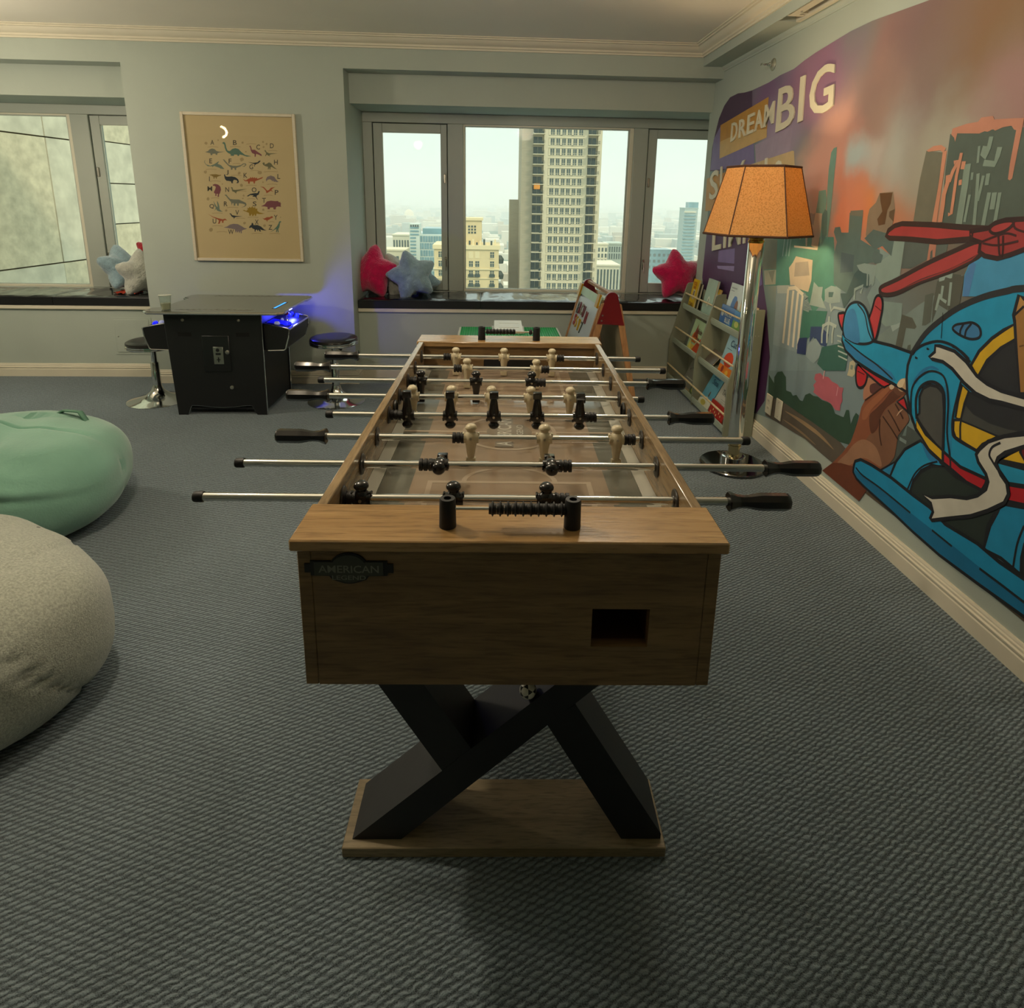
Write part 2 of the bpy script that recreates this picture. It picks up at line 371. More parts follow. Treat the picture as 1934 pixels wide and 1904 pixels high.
window('window_1', [('l', -5.05, -4.47), ('f', -4.35, -3.17), ('r', -3.035, -2.46)], .618, 1.932, XL, XP0)
window('window_2', [('l', -.909, -.327), ('f', -.205, 1.143), ('r', 1.256, 1.84)], .618, 1.926, XP1, 1.86)
# ------------------------------------------------------------------ foosball table
wood_u = wood('oak_laminate_across', '5c472c', '8c7049', (.9, 9, 9), .36, .08)
wood_v = wood('oak_laminate_along', '6a553a', '9a8260', (9, .9, 9), .17, .05, spec=1.)
wood_t = wood('oak_laminate_top', '86663c', 'ac8a5c', (.9, 9, 9), .22, .05, spec=.8)
wood_b = wood('oak_laminate_base', '6b5d45', '8f8064', (1.1, 9, 9), .5, .06)
blk = M('black_moulded_plastic', '0c0a0b', .22, var=.15, coat=.3)
rub = M('black_rubber', '0b0b0c', .55, var=.2)
wht = M('ivory_moulded_plastic', 'c9bd9e', .3, var=.04, coat=.3)
legm = M('charcoal_painted_steel', '151617', .55, var=.12, bump=.03)
TX, TY, TPH = .0577, 1.5619, -.0305
ft = thing('foosball_table', 'oak laminate foosball table with chrome rods on black angled pedestal legs', 'foosball table', (TX, TY, 0), TPH)
HL, HW, IN, H = .724, .322, .304, .870
p = MB(); y0, y1 = -HL+.011, -HL+.030
p.box((-.301, y0, .609), (.129, y1, .85)).box((.219, y0, .609), (.301, y1, .85)).box((.129, y0, .609), (.219, y1, .681)).box((.129, y0, .749), (.219, y1, .85))
p.build('front_panel', wood_u, ft)
MB().box((-.301, HL-.030, .609), (.301, HL-.011, .85)).build('back_panel', wood_u, ft)
for sx in (-1, 1):
    for sy in (-1, 1):
        MB().box((sx*.3018, sy*(HL-.0305), .609), (sx*HW, sy*(HL-.0105), .85), bev=.0012).build('corner_post', wood_u, ft)
    MB().box((sx*IN, -HL+.031, .609), (sx*HW, HL-.031, .8685), bev=.0015).build('side_panel', wood_v, ft)
for sy in (-1, 1):
    MB().box((-.330, sy*HL, .8505), (.330, sy*(HL-.116), H), bev=.0025).build('end_board', wood_t, ft)
    e = MB(); yy = sy*(HL-.104)
    e.box((-.3035, yy-.006, .752), (-.092, yy+.006, .85)).box((.092, yy-.006, .752), (.3035, yy+.006, .85)).box((-.092, yy-.006, .822), (.092, yy+.006, .85))
    e.build('goal_wall', wood_u, ft)
    g = MB(); a = [(-.092, .752), (-.092, .800), (-.084, .815), (-.068, .8225), (.068, .8225), (.084, .815), (.092, .800), (.092, .752)]
    g.prism([(x, yy-.006 if sy > 0 else yy+.006, z) for x, z in a], (0, .07*sy, 0)); g.build('goal_mouth', M('goal_dark', '0e0d0c', .8), ft)
MB().box((-.3035, -HL+.031, .609), (.3035, HL-.031, .621)).build('cabinet_floor', wood_v, ft)
cup = MB(); q = .006
cup.box((.129-q, y1, .675), (.219+q, y1+.09, .681)).box((.129-q, y1, .749), (.219+q, y1+.09, .755)).box((.129-q, y1, .681), (.129, y1+.09, .749)).box((.219, y1, .681), (.219+q, y1+.09, .749)).box((.129, y1+.084, .681), (.219, y1+.09, .749))
cup.build('ball_return_cup', M('return_cup_brown', '4a2a18', .35, coat=.3), ft)
# playfield
ZP = .765
field = M('playfield_lacquer', '8d7c69', .09, var=.05, vs=14, coat=.35)
MB().box((-.3035, -HL+.110, ZP-.012), (.3035, HL-.110, ZP)).build('playfield', M('playfield_grey_border', '66665c', .09, var=.06, vs=10, coat=.35), ft)
MB().box((-.212, -.60, ZP), (.212, .60, ZP+.0006)).build('playfield_print', field, ft)
for sx in (-1, 1):
    r = MB(); r.prism([(sx*.278, -.612, ZP+.001), (sx*.3035, -.612, ZP+.001), (sx*.3035, -.612, ZP+.010), (sx*.278, -.612, ZP+.003)], (0, 1.224, 0))
    r.build('edge_strip', M('silver_edge_strip', 'b3b0a2', .3, .35, var=.03), ft)
ln = MB(); zl0, zl1 = ZP+.0006, ZP+.0011
def line(x0, v0, x1, v1): ln.box((x0, v0, zl0), (x1, v1, zl1))
lw = .011
for s in (-1, 1):
    f = lambda a, b: (min(a*s, b*s), max(a*s, b*s))
    for (ua, va, ub, vb) in ((-.178, .298, .178, .298+lw), (-.178, .298+lw, -.178+lw, .60), (.178-lw, .298+lw, .178, .60)):
        b0, b1 = f(va, vb); line(ua, b0, ub, b1)
    ln.raw([(r*math.cos(t), s*(.298-r*.69*math.sin(t)), zl1) for t in [math.pi*i/24 for i in range(25)] for r in (.105, .094)], [(2*i, 2*i+2, 2*i+3, 2*i+1) for i in range(24)])
line(-.3, -.005, .3, .005)
arc = [2*math.pi*i/40 for i in range(41)]
ln.raw([(r*math.cos(t), r*math.sin(t), zl1+.0002) for t in arc for r in (.115, .125)], [(2*i, 2*i+2, 2*i+3, 2*i+1) for i in range(40)])
ln.build('field_lines', M('field_line_cream', 'a39480', .2, coat=.4), ft)
lg = MB(); zt = ZP+.0022
lg.raw([(a*math.cos(t), b*math.sin(t), zt-.0004) for t in [2*math.pi*i/32 for i in range(32)] for a, b in ((.060, .060),)], [tuple(range(32))])
lg.box((-.036, -.105, zt-.0008), (.010, .105, zt-.0002)).box((.016, -.055, zt-.0008), (.040, .055, zt-.0002))
lg.build('field_emblem', M('emblem_taupe', '7d7466', .2, coat=.4), ft)
lg = MB()
put_text(lg, 'AMERICAN', (.006, -.098, zt+.0002), (.006, .098, zt+.0002), (-.032, .098, zt+.0002), (-.032, -.098, zt+.0002))
put_text(lg, 'LEGEND', (.037, -.050, zt+.0002), (.037, .050, zt+.0002), (.019, .050, zt+.0002), (.019, -.050, zt+.0002))
lg.build('field_emblem_lettering', M('emblem_pale', 'b9b4a6', .2, coat=.4), ft)
# badge on the front panel
bd = MB(); yb = y0-.003
def wingpoly(k, yy):
    a = [(-.058, -.012), (-.058, .0125), (-.028, .0125)]+[(.030*math.cos(t), -.001+.027*math.sin(t)) for t in [math.pi*(1-i/14) for i in range(2, 13)]]+[(.028, .0125), (.058, .0125), (.058, -.012), (.030, -.013), (.026, -.019)]
    a += [(.030*math.cos(t), -.001+.025*math.sin(t)) for t in [-math.pi*i/14 for i in range(5, 10)]]+[(-.026, -.019), (-.030, -.013)]
    return [(-.2445+x*k, yy, .8185+z*k) for x, z in a]
bd.prism(wingpoly(1.0, yb), (0, .003, 0)); bd.prism(wingpoly(.90, yb-.001), (0, .001, 0), 1)
for s in (-1, 1): bd.box((-.2445+s*.057, yb+.0005, .811), (-.2445+s*.067, y0, .826))
badge = bd.build('badge', [M('badge_black', '101210', .5), M('badge_olive', '3c3f36', .5)], ft)
lg = MB(); yq = yb-.0013
put_text(lg, 'AMERICAN', (-.290, yq, .812), (-.199, yq, .812), (-.199, yq, .8245), (-.290, yq, .8245))
put_text(lg, 'LEGEND', (-.270, yq, .800), (-.219, yq, .800), (-.219, yq, .8075), (-.270, yq, .8075))
lg.build('badge_lettering', M('badge_grey', '7a7d70', .5), badge)
# player, bumper, handle, cap, bearing meshes
def player_mesh(mt, name):
    p = MB()
    p.box((-.011, -.007, -.064), (.011, .007, -.046), bev=.0015)
    p.lathe([(.0075, -.047), (.0095, -.036), (.0105, -.030), (.0115, -.021), (.0135, -.013), (.0152, -.003), (.0152, .005), (.0125, .0115), (.0098, .015), (.0102, .0185), (.0135, .022), (.0138, .0245), (.012, .029), (.008, .0325), (.003, .0338)], n=16)
    p.cyl((-.0175, 0, 0), (.0175, 0, 0), .0122, n=16)
    for s in (-1, 1): p.box((s*.0150, -.006, .004), (s*.0195, .006, .013), bev=.0012)
    o = p.build(name, mt, None, True); return o
def bumper_mesh():
    p = MB(); pr = []
    for i in range(3): pr += [(.0128, i*.0098), (.0128, i*.0098+.0062), (.0102, i*.0098+.0066), (.0102, i*.0098+.0094)]
    p.lathe(pr[:-2], (-.0129, 0, 0), 'x', 16); return p.build('bumper', rub)
def handle_mesh():
    p = MB(); p.lathe([(.0175, 0), (.0185, .002), (.0165, .008), (.0132, .016), (.0118, .030), (.0128, .040), (.0155, .053), (.0165, .062), (.0165, .106), (.0150, .112), (.0125, .114)], ax='x', n=8, rot0=R_(22.5)); return p.build('handle', blk)
def cap_mesh():
    p = MB(); p.lathe([(.0098, 0), (.0102, .002), (.0102, .014), (.0088, .0175)], ax='x', n=14); return p.build('end_cap', rub)
ZR = .833
PLW = player_mesh(wht, 'player_figure'); PLB = player_mesh(blk, 'player_figure'); BUM = bumper_mesh(); HAN = handle_mesh(); CAP = cap_mesh()
scr = MB(); scr.cyl((0, -.0148, .001), (0, -.0162, .001), .0030, n=10); SCR = scr.build('screw', steel)
first = {'w': True, 'b': True}
RODS = [  # v, left end, right end, handle side, colour, players, spin, bumpers
 (.538, -.520, .437, -1, 'w', (-.185, -.019, .147), 0, (-.214, .176)),
 (.388, -.574, .488, -1, 'w', (-.137, .086), 0, (-.166, .115)),
 (.238, -.552, .413, 1, 'b', (-.265, -.100, .066), 0, (-.292, .095)),
 (.087, -.497, .355, -1, 'w', (-.267, -.160, -.050, .058, .167), 6, (-.291, .196)),
 (-.064, -.444, .403, 1, 'b', (-.258, -.150, -.040, .069, .177), 180, (-.286, .206)),
 (-.214, -.418, .536, -1, 'w', (-.089, .079, .246), -6, (-.118, .275)),
 (-.365, -.543, .529, 1, 'b', (-.144, .085), 84, (-.173, .114)),
 (-.515, -.555, .401, 1, 'b', (-.270, -.103, .066), 0, (-.2905, .095))]
bear = MB(); bear.lathe([(.0215, 0), (.0225, .0015), (.0205, .0035), (.0105, .0042), (.0100, .006)], ax='x', n=22)
BEAR = bear.build('rod_bearing', M('bearing_charcoal', '26221f', .35, coat=.2)); fb = True
for v, xl, xr, side, colr, us, spin, bums in RODS:
    rod = node('rod', ft, (0, v, ZR))
    MB().cyl((xl, 0, 0), (xr, 0, 0), .0078, n=18).build('rod_shaft', chrome, rod)
    hx = xr if side > 0 else xl; cx = xl if side > 0 else xr
    for src, x, s in ((HAN, hx, side), (CAP, cx, -side)):
        dup(src, rod, (x, 0, 0), (0, 0, 0 if s > 0 else math.pi))
    for u in us:
        pl = dup(PLW if colr == 'w' else PLB, rod, (u, 0, 0), (R_(spin), 0, 0))
        dup(SCR, rod, (u, 0, 0), (R_(spin + (180 if 90 < spin else 0)), 0, 0))
    for b in bums: dup(BUM, rod, (b, 0, 0))
    for s in (-1, 1): dup(BEAR, ft, (s*IN, v, ZR), (0, 0, 0 if s < 0 else math.pi))
for o in (PLW, PLB, BUM, HAN, CAP, SCR, BEAR): bpy.data.objects.remove(o)
for s in (-1, 1):
    r = MB(); r.lathe([(.0225, 0), (.0250, .002), (.0235, .006), (.0175, .007), (.0170, .0005)], (s*IN, .012, .822), 'x', 22)
    for vtx in r.bm.verts:
        if s > 0: vtx.co.x = IN-(vtx.co.x-IN)
    r.build('serve_ring', black, ft)
# score counters
def counter(v, beads, ux0, ux1):
    sc = node('score_counter', ft, (0, v, H))
    for x in (ux0, ux1):
        MB().lathe([(.0133, 0), (.0133, .004), (.0125, .045), (.0115, .0475), (.0060, .0475), (.0060, .036)], (x, 0, 0), n=20).build('counter_post', rub, sc)
    MB().cyl((ux0+.011, 0, .030), (ux1-.011, 0, .030), .0028).build('counter_bar', chrome, sc)
    b = MB(); b.lathe([(.0082, -.0058), (.0086, -.0050), (.0086, -.0022), (.0118, -.0004), (.0118, .0004), (.0086, .0022), (.0086, .0050), (.0082, .0058)], ax='x', n=16)
    m0 = b.build('score_bead', rub, sc)
    for i, x in enumerate(beads):
        if i == 0: m0.location = (x, 0, .030)
        else: dup(m0, sc, (x, 0, .030))
counter(-.678, [-.0285+.0119*i for i in range(10)], -.098, .096)
counter(.652, [-.080+.0119*i for i in range(9)]+[.076], -.101, .097)
# pedestals: one long slanted beam, two short ones, on a thick board
def pedestal(s):
    P = node('leg_frame', ft)
    y0, y1 = s*.500, s*.368
    def beam(pts, dy0=0, dy1=0): MB().prism([(x, y0+dy0*s, z) for x, z in pts], (0, y1-y0-(dy0+dy1)*s, 0)).build('beam', legm, P)
    beam([(-.327, .026), (-.222, .026), (.315, .545), (.315, .609), (.300, .609)])
    beam([(.252, .026), (.337, .026), (.337, .040), (.1400, .372), (.0815, .3255)], -.0005, -.0005)
    beam([(-.1325, .2060), (-.072, .262), (-.282, .609), (-.315, .609), (-.315, .515)], -.0005, -.0005)
    MB().box((-.345, s*.519, 0), (.345, s*.355, .026), bev=.002).build('base_plate', wood_b, P)
pedestal(-1); pedestal(1)
# ------------------------------------------------------------------ cocktail arcade cabinet
lam = M('black_laminate', '101011', .45, var=.12)
vinyl = M('black_vinyl', '191817', .28, var=.15, bump=.12, bs=18)
ar = thing('arcade_table', 'black cocktail arcade table with glass top and chrome edging under the poster', 'arcade table', (-1.69, 4.11, 0))
O = ar.location
AX0, AX1, AY0, AY1, AT = -1.982, -1.398, 3.855, 4.37, .655
def face_poly(y):   # front board outline with the cut-out foot
    a = [(-1.955, 0), (-1.895, 0)]
    a += [(-1.895+.03*t, .062*math.sin(t*math.pi/2)) for t in (.25, .5, .75, 1)]
    a += [(-1.83+.30*t, .062-.012*math.sin(t*math.pi)) for t in (0, .25, .5, .75, 1)]
    a += [(-1.50+.03*t, .062*math.cos(t*math.pi/2)) for t in (0, .25, .5, .75)]
    a += [(-1.465, 0), (-1.405, 0), (AX1, AT), (AX0, AT)]
    return [(x, y, z) for x, z in a]
for y, nm in ((AY0, 'front_board'), (AY1-.018, 'back_board')):
    b = MB(O); b.prism(face_poly(y), (0, .018, 0)); fbo = b.build(nm, lam, ar)
    t = MB(O); pts = face_poly(y)[13:]+face_poly(y)[:1] if False else None
    t.tube([(-1.405, y+.009, .004), (AX1, y+.009, AT)], .0045, 6).tube([(-1.955, y+.009, .004), (AX0, y+.009, AT)], .0045, 6)
    t.tube([(x, y+.004, z) for x, _, z in face_poly(y)[1:15]], .0035, 5); t.build('edge_trim', chrome, fbo)
c = MB(O)
for x0, x1, x2, x3 in ((-1.950, -1.930, -1.977, -1.957), (-1.430, -1.410, -1.423, -1.403)):
    c.prism([(x0, AY0+.018, .03), (x1, AY0+.018, .03), (x3, AY0+.018, AT), (x2, AY0+.018, AT)], (0, AY1-AY0-.036, 0))
c.box((-1.94, AY0+.018, .03), (-1.42, AY1-.018, .045)); c.build('side_boards', lam, ar)
# glass top with notched lobes
gx0, gx1, gy0, gy1 = -2.075, -1.248, 3.79, 4.475
out = [(gx0, gy0+.03), (gx0+.03, gy0), (gx1-.03, gy0), (gx1, gy0+.03), (gx1, gy0+.13), (gx1-.012, gy0+.16), (gx1-.012, gy1-.16), (gx1, gy1-.13), (gx1, gy1-.03), (gx1-.03, gy1), (gx0+.03, gy1), (gx0, gy1-.03), (gx0, gy1-.13), (gx0+.045, gy1-.16), (gx0+.045, gy0+.16), (gx0, gy0+.13)]
MB(O).prism([(x, y, .656) for x, y in out], (0, 0, .012)).build('top_board', M('smoked_print', '2e2d27', .3, var=.2), ar)
MB(O).prism([(x, y, .6685) for x, y in out], (0, 0, .006)).build('glass_top', M('dark_glass', '57544a', .06, var=.1, vs=5, coat=.6), ar)
t = MB(O); t.tube([(x, y, .665) for x, y in out+out[:2]], .0085, 8); t.build('chrome_edge', chrome, ar)
s = MB(O)
for yy, k, n in ((gy0+.055, 1, 13), (gy1-.075, -1, 11)):
    for i in range(n):
        x = gx0+.17+i*(.46/n); l = .014+.010*random.random(); h = .018+.012*random.random()
        s.raw([(x, yy, .6748), (x+l, yy, .6748), (x+l+.026, yy+h*1.6, .6748), (x+.026, yy+h*1.6, .6748)], [(0, 1, 2, 3)])
        s.raw([(x+.02, yy+h*.9, .6748), (x+.036, yy+h*.9, .6748), (x+.041, yy+h*1.2, .6748), (x+.025, yy+h*1.2, .6748)], [(0, 1, 2, 3)])
s.build('top_lettering', M('tan_print', '77705a', .2), ar)
MB(O).box((-1.352, 3.93, .6746), (-1.326, 4.17, .6756)).build('instruction_label', M('dark_blue_print', '10203a', .2), ar)
MB(O).box((-1.345, 3.94, .6757), (-1.333, 4.16, .6766)).build('led_strip', M('led_cyan', '3aa0ff', .3, emit='2f9bff', es=1.6), ar)
# control panels both ends
for s_ in (1, -1):
    xm = -1.69
    X = lambda d: xm+s_*d
    pr = [(X(.291), .585), (X(.330), .578), (X(.437), .557), (X(.446), .548), (X(.440), .50), (X(.418), .425), (X(.408), .416), (X(.289), .412)]
    b = MB(O); b.prism([(x, 3.895, z) for x, z in pr], (0, .435, 0)); cp = b.build('control_panel', lam, ar)
    t = MB(O)
    for yy in (3.895, 4.33): t.tube([(x, yy, z) for x, z in pr], .004, 6)
    t.tube([(X(.446), 3.895, .548), (X(.446), 4.33, .548)], .006, 6); t.tube([(X(.405), 3.895, .416), (X(.405), 4.33, .416)], .0035, 6); t.build('panel_trim', chrome, cp)
    blue = M('lit_blue_button', '1420c8', .3, emit='1a22ff', es=1.1); bw = M('lit_white_button', 'b8bcd8', .3, emit='c8ccff', es=.25)
    for (d, y, mt, r) in ((.355, 3.955, bw, .019), (.352, 4.07, bw, .010), (.347, 4.245, blue, .015), (.395, 4.235, blue, .015), (.382, 4.285, blue, .015), (.345, 4.30, blue, .012), (.405, 3.965, blue, .014), (.418, 4.005, blue, .014)):
        z = .5885-(d-.291)*.205
        MB(O).lathe([(r, z-.008), (r, z+.003), (r*.8, z+.005), (r*.72, z+.011), (r*.3, z+.013)], (X(d), y, 0), n=14).build('push_button', mt, cp)
    if s_ > 0:
        MB(O).prism([(X(.30), 3.93, .5863), (X(.43), 3.96, .5612), (X(.43), 4.06, .5612), (X(.30), 4.06, .5863)], (0, 0, .0012)).build('panel_artwork', M('blue_artwork', '0a12d0', .4, emit='0a10ff', es=.5), cp)
    z = .5885-.0185; jx = X(.372)
    MB(O).cyl((jx, 4.10, z-.006), (jx, 4.10, z+.034), .0045, n=10).lathe([(.014, z-.001), (.012, z+.004), (.006, z+.006)], (jx, 4.10, 0), n=14).build('joystick_shaft', chrome, cp)
    MB(O).lathe([(.0165*math.sin(a), z+.048-.0165*math.cos(a)) for a in [math.pi*i/10 for i in range(11)]], (jx, 4.10, 0), n=16).build('joystick_ball', M('red_ball', 'b01018', .2, coat=.5), cp)
    light('panel_led', 'POINT', (X(.40), 4.20, .604), 4.5 if s_ > 0 else .2, (.05, .06, 1.0), .02)
# coin door, slots, locks and bolts
yf = AY0
d = MB(O); d.box((-1.765, yf-.006, .285), (-1.600, yf, .515), bev=.003); cd = d.build('coin_door', M('coin_door_black', '131314', .35, var=.1), ar)
MB(O).box((-1.7005, yf-.0095, .335), (-1.640, yf-.005, .445), bev=.0015).build('coin_plate', M('zinc_plate', '8d8f86', .35, .8), cd)
g = MB(O); g.lathe([(.011, -.0015), (.011, .0012)], (-1.672, yf-.0095, .425), 'y', 12).box((-1.685, yf-.0115, .395), (-1.655, yf-.009, .407)).box((-1.674, yf-.0115, .348), (-1.668, yf-.009, .380)).box((-1.682, yf-.0115, .362), (-1.660, yf-.009, .367))
g.build('coin_slot', black, cd)
def knob(x, z, r, nm, par): MB(O).lathe([(r, -.006), (r, 0), (r*.6, -.009)][:2]+[(r*.9, .002)], (x, yf-.001, z), 'y', 14).build(nm, steel, par)
MB(O).lathe([(.013, 0), (.013, -.010), (.007, -.013)], (-1.612, yf-.005, .413), 'y', 16).build('lock', steel, cd)
MB(O).lathe([(.012, 0), (.012, -.010), (.006, -.013)], (-1.606, yf, .184), 'y', 16).build('lock', steel, ar)
for x in (-1.868, -1.532): MB(O).lathe([(.0095, 0), (.009, -.005), (.003, -.008)], (x, yf, .612), 'y', 14).build('bolt', M('bolt_cap_grey', '8b8878', .4, .6), ar)
for x in (-1.865, -1.515): MB(O).box((x-.04, yf-.0012, .510), (x+.04, yf+.004, .535)).build('vent_slot', M('slot_black', '020202', .9), ar)
def stool(name, label, x, y, zs, rot):
    t = thing(name, label, 'stool', (x, y, 0), rot, 'bar stools at the arcade table')
    MB().lathe([(.192, 0), (.192, .004), (.175, .010), (.13, .020), (.075, .040), (.040, .072), (.030, .098), (.027, .112)], n=40).build('base', chrome, t)
    MB().lathe([(.026, .105), (.026, .265), (.024, .268), (.018, .268), (.018, zs-.06)], n=20).build('column', chrome, t)
    MB().lathe([(.05, zs-.064), (.12, zs-.058), (.153, zs-.052), (.158, zs-.047), (.158, zs-.040), (.150, zs-.037), (.158, zs-.034), (.158, zs-.027), (.150, zs-.022)], n=40).build('seat_ring', chrome, t)
    MB().lathe([(.150, zs-.026), (.156, zs-.018), (.153, zs-.008), (.138, zs-.001), (.10, zs+.004), (.05, zs+.006), (.004, zs+.0065)], n=40).build('seat', vinyl, t)
    MB().tube([(0, -.015, zs-.066), (.03, -.02, zs-.075), (.055, -.02, zs-.088)], [.007, .006, .010], 8).build('height_lever', black, t)
    return t
stool('bar_stool', 'chrome bar stool with black seat between the arcade table and the window seat', -1.033, 4.145, .452, 0)
stool('bar_stool', 'chrome bar stool half hidden behind the left side of the arcade table', -2.225, 4.15, .420, 2)
# cup of pale drink
cp_ = at(314, 585, z=.675)
cu = thing('drink_cup', 'clear plastic cup of pale drink standing on the arcade glass top', 'cup', (cp_.x, cp_.y, .6752))
clr = glassmat('clear_plastic', (.93, .96, .94), 1.1)
MB().lathe([(.024, 0), (.0255, .002), (.034, .088), (.0355, .090), (.0340, .0905), (.0325, .088), (.0245, .003), (.001, .003)], n=24).build('cup_wall', clr, cu)
MB().lathe([(.0238, .0035), (.0282, .042), (.001, .0425)], n=24).build('drink', M('pale_lemonade', 'b9b69a', .12, var=.03), cu)
MB().lathe([(.0345, .0875), (.0368, .089), (.0368, .091), (.0345, .0915)], n=24).build('rim', M('rim_haze', 'cfd2c6', .15, var=.02), cu)
# ------------------------------------------------------------------ window-seat cushions
def cushion(label, x0, x1, seed):
    rnd = random.Random(seed); y0, y1, z0, z1 = 4.712, 5.152, .547, .617
    t = thing('seat_cushion', label, 'cushion', ((x0+x1)/2, (y0+y1)/2, z0), 0, 'black window seat cushions'); o = t.location
    nx, ny = int((x1-x0)/.02), 26; vs = []; fs = []
    for j in range(ny+1):
        for i in range(nx+1):
            u, v = i/nx, j/ny; x = x0+(x1-x0)*u; y = y0+(y1-y0)*v
            e = min(u*(x1-x0), (1-u)*(x1-x0), v*(y1-y0), (1-v)*(y1-y0)); ed = min(1, e/.03)
            z = z1-.012*(1-ed)**2
            q = noise.noise(Vector((x*13+seed, y*5.0, seed)))+.5*noise.noise(Vector((x*27+y*9, y*7, seed+3)))
            z += ed*(.0075*q+.005*noise.noise(Vector((x*3, y*3, seed))))
            vs.append((x, y, z))
    for j in range(ny):
        for i in range(nx): a = j*(nx+1)+i; fs.append((a, a+1, a+nx+2, a+nx+1))
    b = MB(o); b.raw(vs, fs, 0, True); b.build('top_cover', M('black_leatherette', '17181a', .2, var=.15, bump=.12, bs=30, coat=.3), t)
    s = MB(o)
    for (xa, ya, xb, yb) in ((x0, y0, x1, y0), (x1, y0, x1, y1), (x1, y1, x0, y1), (x0, y1, x0, y0)):
        n = 24
        for i in range(n):
            a, c = i/n, (i+1)/n
            s.raw([(xa+(xb-xa)*a, ya+(yb-ya)*a, z0), (xa+(xb-xa)*c, ya+(yb-ya)*c, z0), (xa+(xb-xa)*c, ya+(yb-ya)*c, z1-.011), (xa+(xb-xa)*a, ya+(yb-ya)*a, z1-.011)], [(0, 1, 2, 3)])
    s.build('boxing', M('black_boxing', '0c0d0e', .5, var=.15), t)
    MB(o).tube([(x0+.004, y0, z1-.012), (x1-.004, y0, z1-.012), (x1, y0+.004, z1-.012), (x1, y1, z1-.012)], .0035, 6).build('piping', M('black_piping', '121314', .4), t)
cushion('black leatherette cushion under the three star pillows left of the easel', -.978, -.062, 1)
cushion('black leatherette cushion in the middle of the right window seat behind the easel', -.058, .895, 2)
cushion('black leatherette cushion beneath the bright pink star pillow by the bookshelf', .899, 1.60, 3)
cushion('black leatherette cushion in the left window nook with blue and white star pillows', -3.20, -2.44, 4)
cushion('black leatherette cushion at the far left edge of the photo below the large pane', -4.4, -3.204, 5)
# ------------------------------------------------------------------ star pillows
def plush(name, col):
    m = M(name, col, .95, var=.16, vs=28, bump=.8, bs=95, sheen=.7, spec=.1); return m
def star(label, px, py, y, Rr, spin, yaw, tilt, mat, fat=.46):
    c = at(px, py, y=y)
    t = bpy.data.objects.new('star_pillow', None)
    nr, na = 16, 90; vs = []; fs = []
    def rad(a):
        k = (a/(2*math.pi)*5) % 1; k = abs(k-.5)*2          # 1 at tip, 0 at notch
        k = k if k < .84 else .84+.07*(1-math.exp(-(k-.84)/.07))
        return Rr*(.63+.40*k**1.55)
    for s in (1, -1):
        for j in range(nr+1):
            q = j/nr
            for i in range(na):
                a = 2*math.pi*i/na; r = rad(a)
                k = abs(((a/(2*math.pi)*5) % 1)-.5)*2
                h = Rr*fat*math.sqrt(max(0, 1-q**2.1))*(1-.42*q*q*k)
                p = Vector((q*r*math.sin(a), s*h, q*r*math.cos(a)))
                n = noise.noise(p*22+Vector((px, py, 0)))*.006+noise.noise(p*60)*.003
                vs.append(p*(1+n/max(p.length, .05)))
    T = (nr+1)*na
    for s in range(2):
        for j in range(nr):
            for i in range(na):
                a = s*T+j*na+i; b = s*T+j*na+(i+1) % na; f = (a, b, b+na, a+na); fs.append(f if s else f[::-1])
    mb = MB(); mb.raw(vs, fs, 0, True); bmesh.ops.remove_doubles(mb.bm, verts=mb.bm.verts, dist=.0004)
    bpy.data.objects.remove(t)
    o = mb.build('star_pillow', mat, None, True); tag(o, label, 'pillow', 'plush star pillows')
    o.matrix_world = Matrix.Translation(c) @ Matrix.Rotation(R_(yaw), 4, 'Z') @ Matrix.Rotation(R_(tilt), 4, 'X') @ Matrix.Rotation(R_(spin), 4, 'Y')
    return o
pinkp, bluep, whitep = plush('plush_pink', 'c80f52'), plush('plush_blue_grey', '8aa3ad'), plush('plush_white', 'b9bab0')
star('hot pink star pillow leaning on the left jamb of the middle window', 703, 514, 4.94, .225, 3, -22, -12, pinkp)
star('white star pillow squeezed between the pink and the blue star pillows', 752, 522, 5.04, .205, -22, 18, -14, whitep, .40)
star('blue grey star pillow tilted to the right below the left casement of the middle window', 778, 521, 4.87, .205, -14, 8, -12, bluep)
star('blue grey star pillow pointing right that sits half behind the front blue one', 795, 530, 5.03, .165, -46, 20, -14, bluep)
star('hot pink star pillow under the right casement beside the bookshelf', 1278, 520, 4.93, .215, -5, 6, -12, pinkp)
star('pale pink star pillow mostly hidden behind the hot pink one at the right wall', 1326, 515, 5.03, .17, 12, 20, -8, plush('plush_pale_pink', 'd09a92'))
star('blue grey star pillow seen edge on beside the left window casement', 232, 508, 4.93, .205, 10, 74, -24, bluep, .46)
star('white star pillow cut off by the pier in the left window nook', 266, 517, 4.90, .195, 4, 58, -4, whitep, .46)
star('red star pillow of which only one tip shows above the white one', 292, 486, 5.06, .16, 30, 30, -8, plush('plush_red', 'a81a28'))
# crumpled red cloth between the left pillows
c = at(243, 549, y=4.86); mb = MB(); nn = 26; vs = []; fs = []
for j in range(nn):
    for i in range(nn):
        x, y = (i/(nn-1)-.5), (j/(nn-1)-.5)
        z = max(0, .022*(1-4*max(x*x, y*y)))+.020*abs(noise.noise(Vector((x*7, y*7, 3))))+.010*abs(noise.noise(Vector((x*17, y*17, 1))))
        vs.append((x*.16+.012*noise.noise(Vector((y*6, 0, 1))), y*.12, z))
for j in range(nn-1):
    for i in range(nn-1): a = j*nn+i; fs.append((a, a+1, a+nn+1, a+nn))
mb.raw(vs, fs, 0, True); o = mb.build('crumpled_cloth', M('orange_red_cloth', 'a8371d', .8, var=.2, vs=40, bump=.2), None, True, (c.x, c.y, .619))
tag(o, 'crumpled orange red cloth on the cushion between blue and white star pillows', 'cloth')
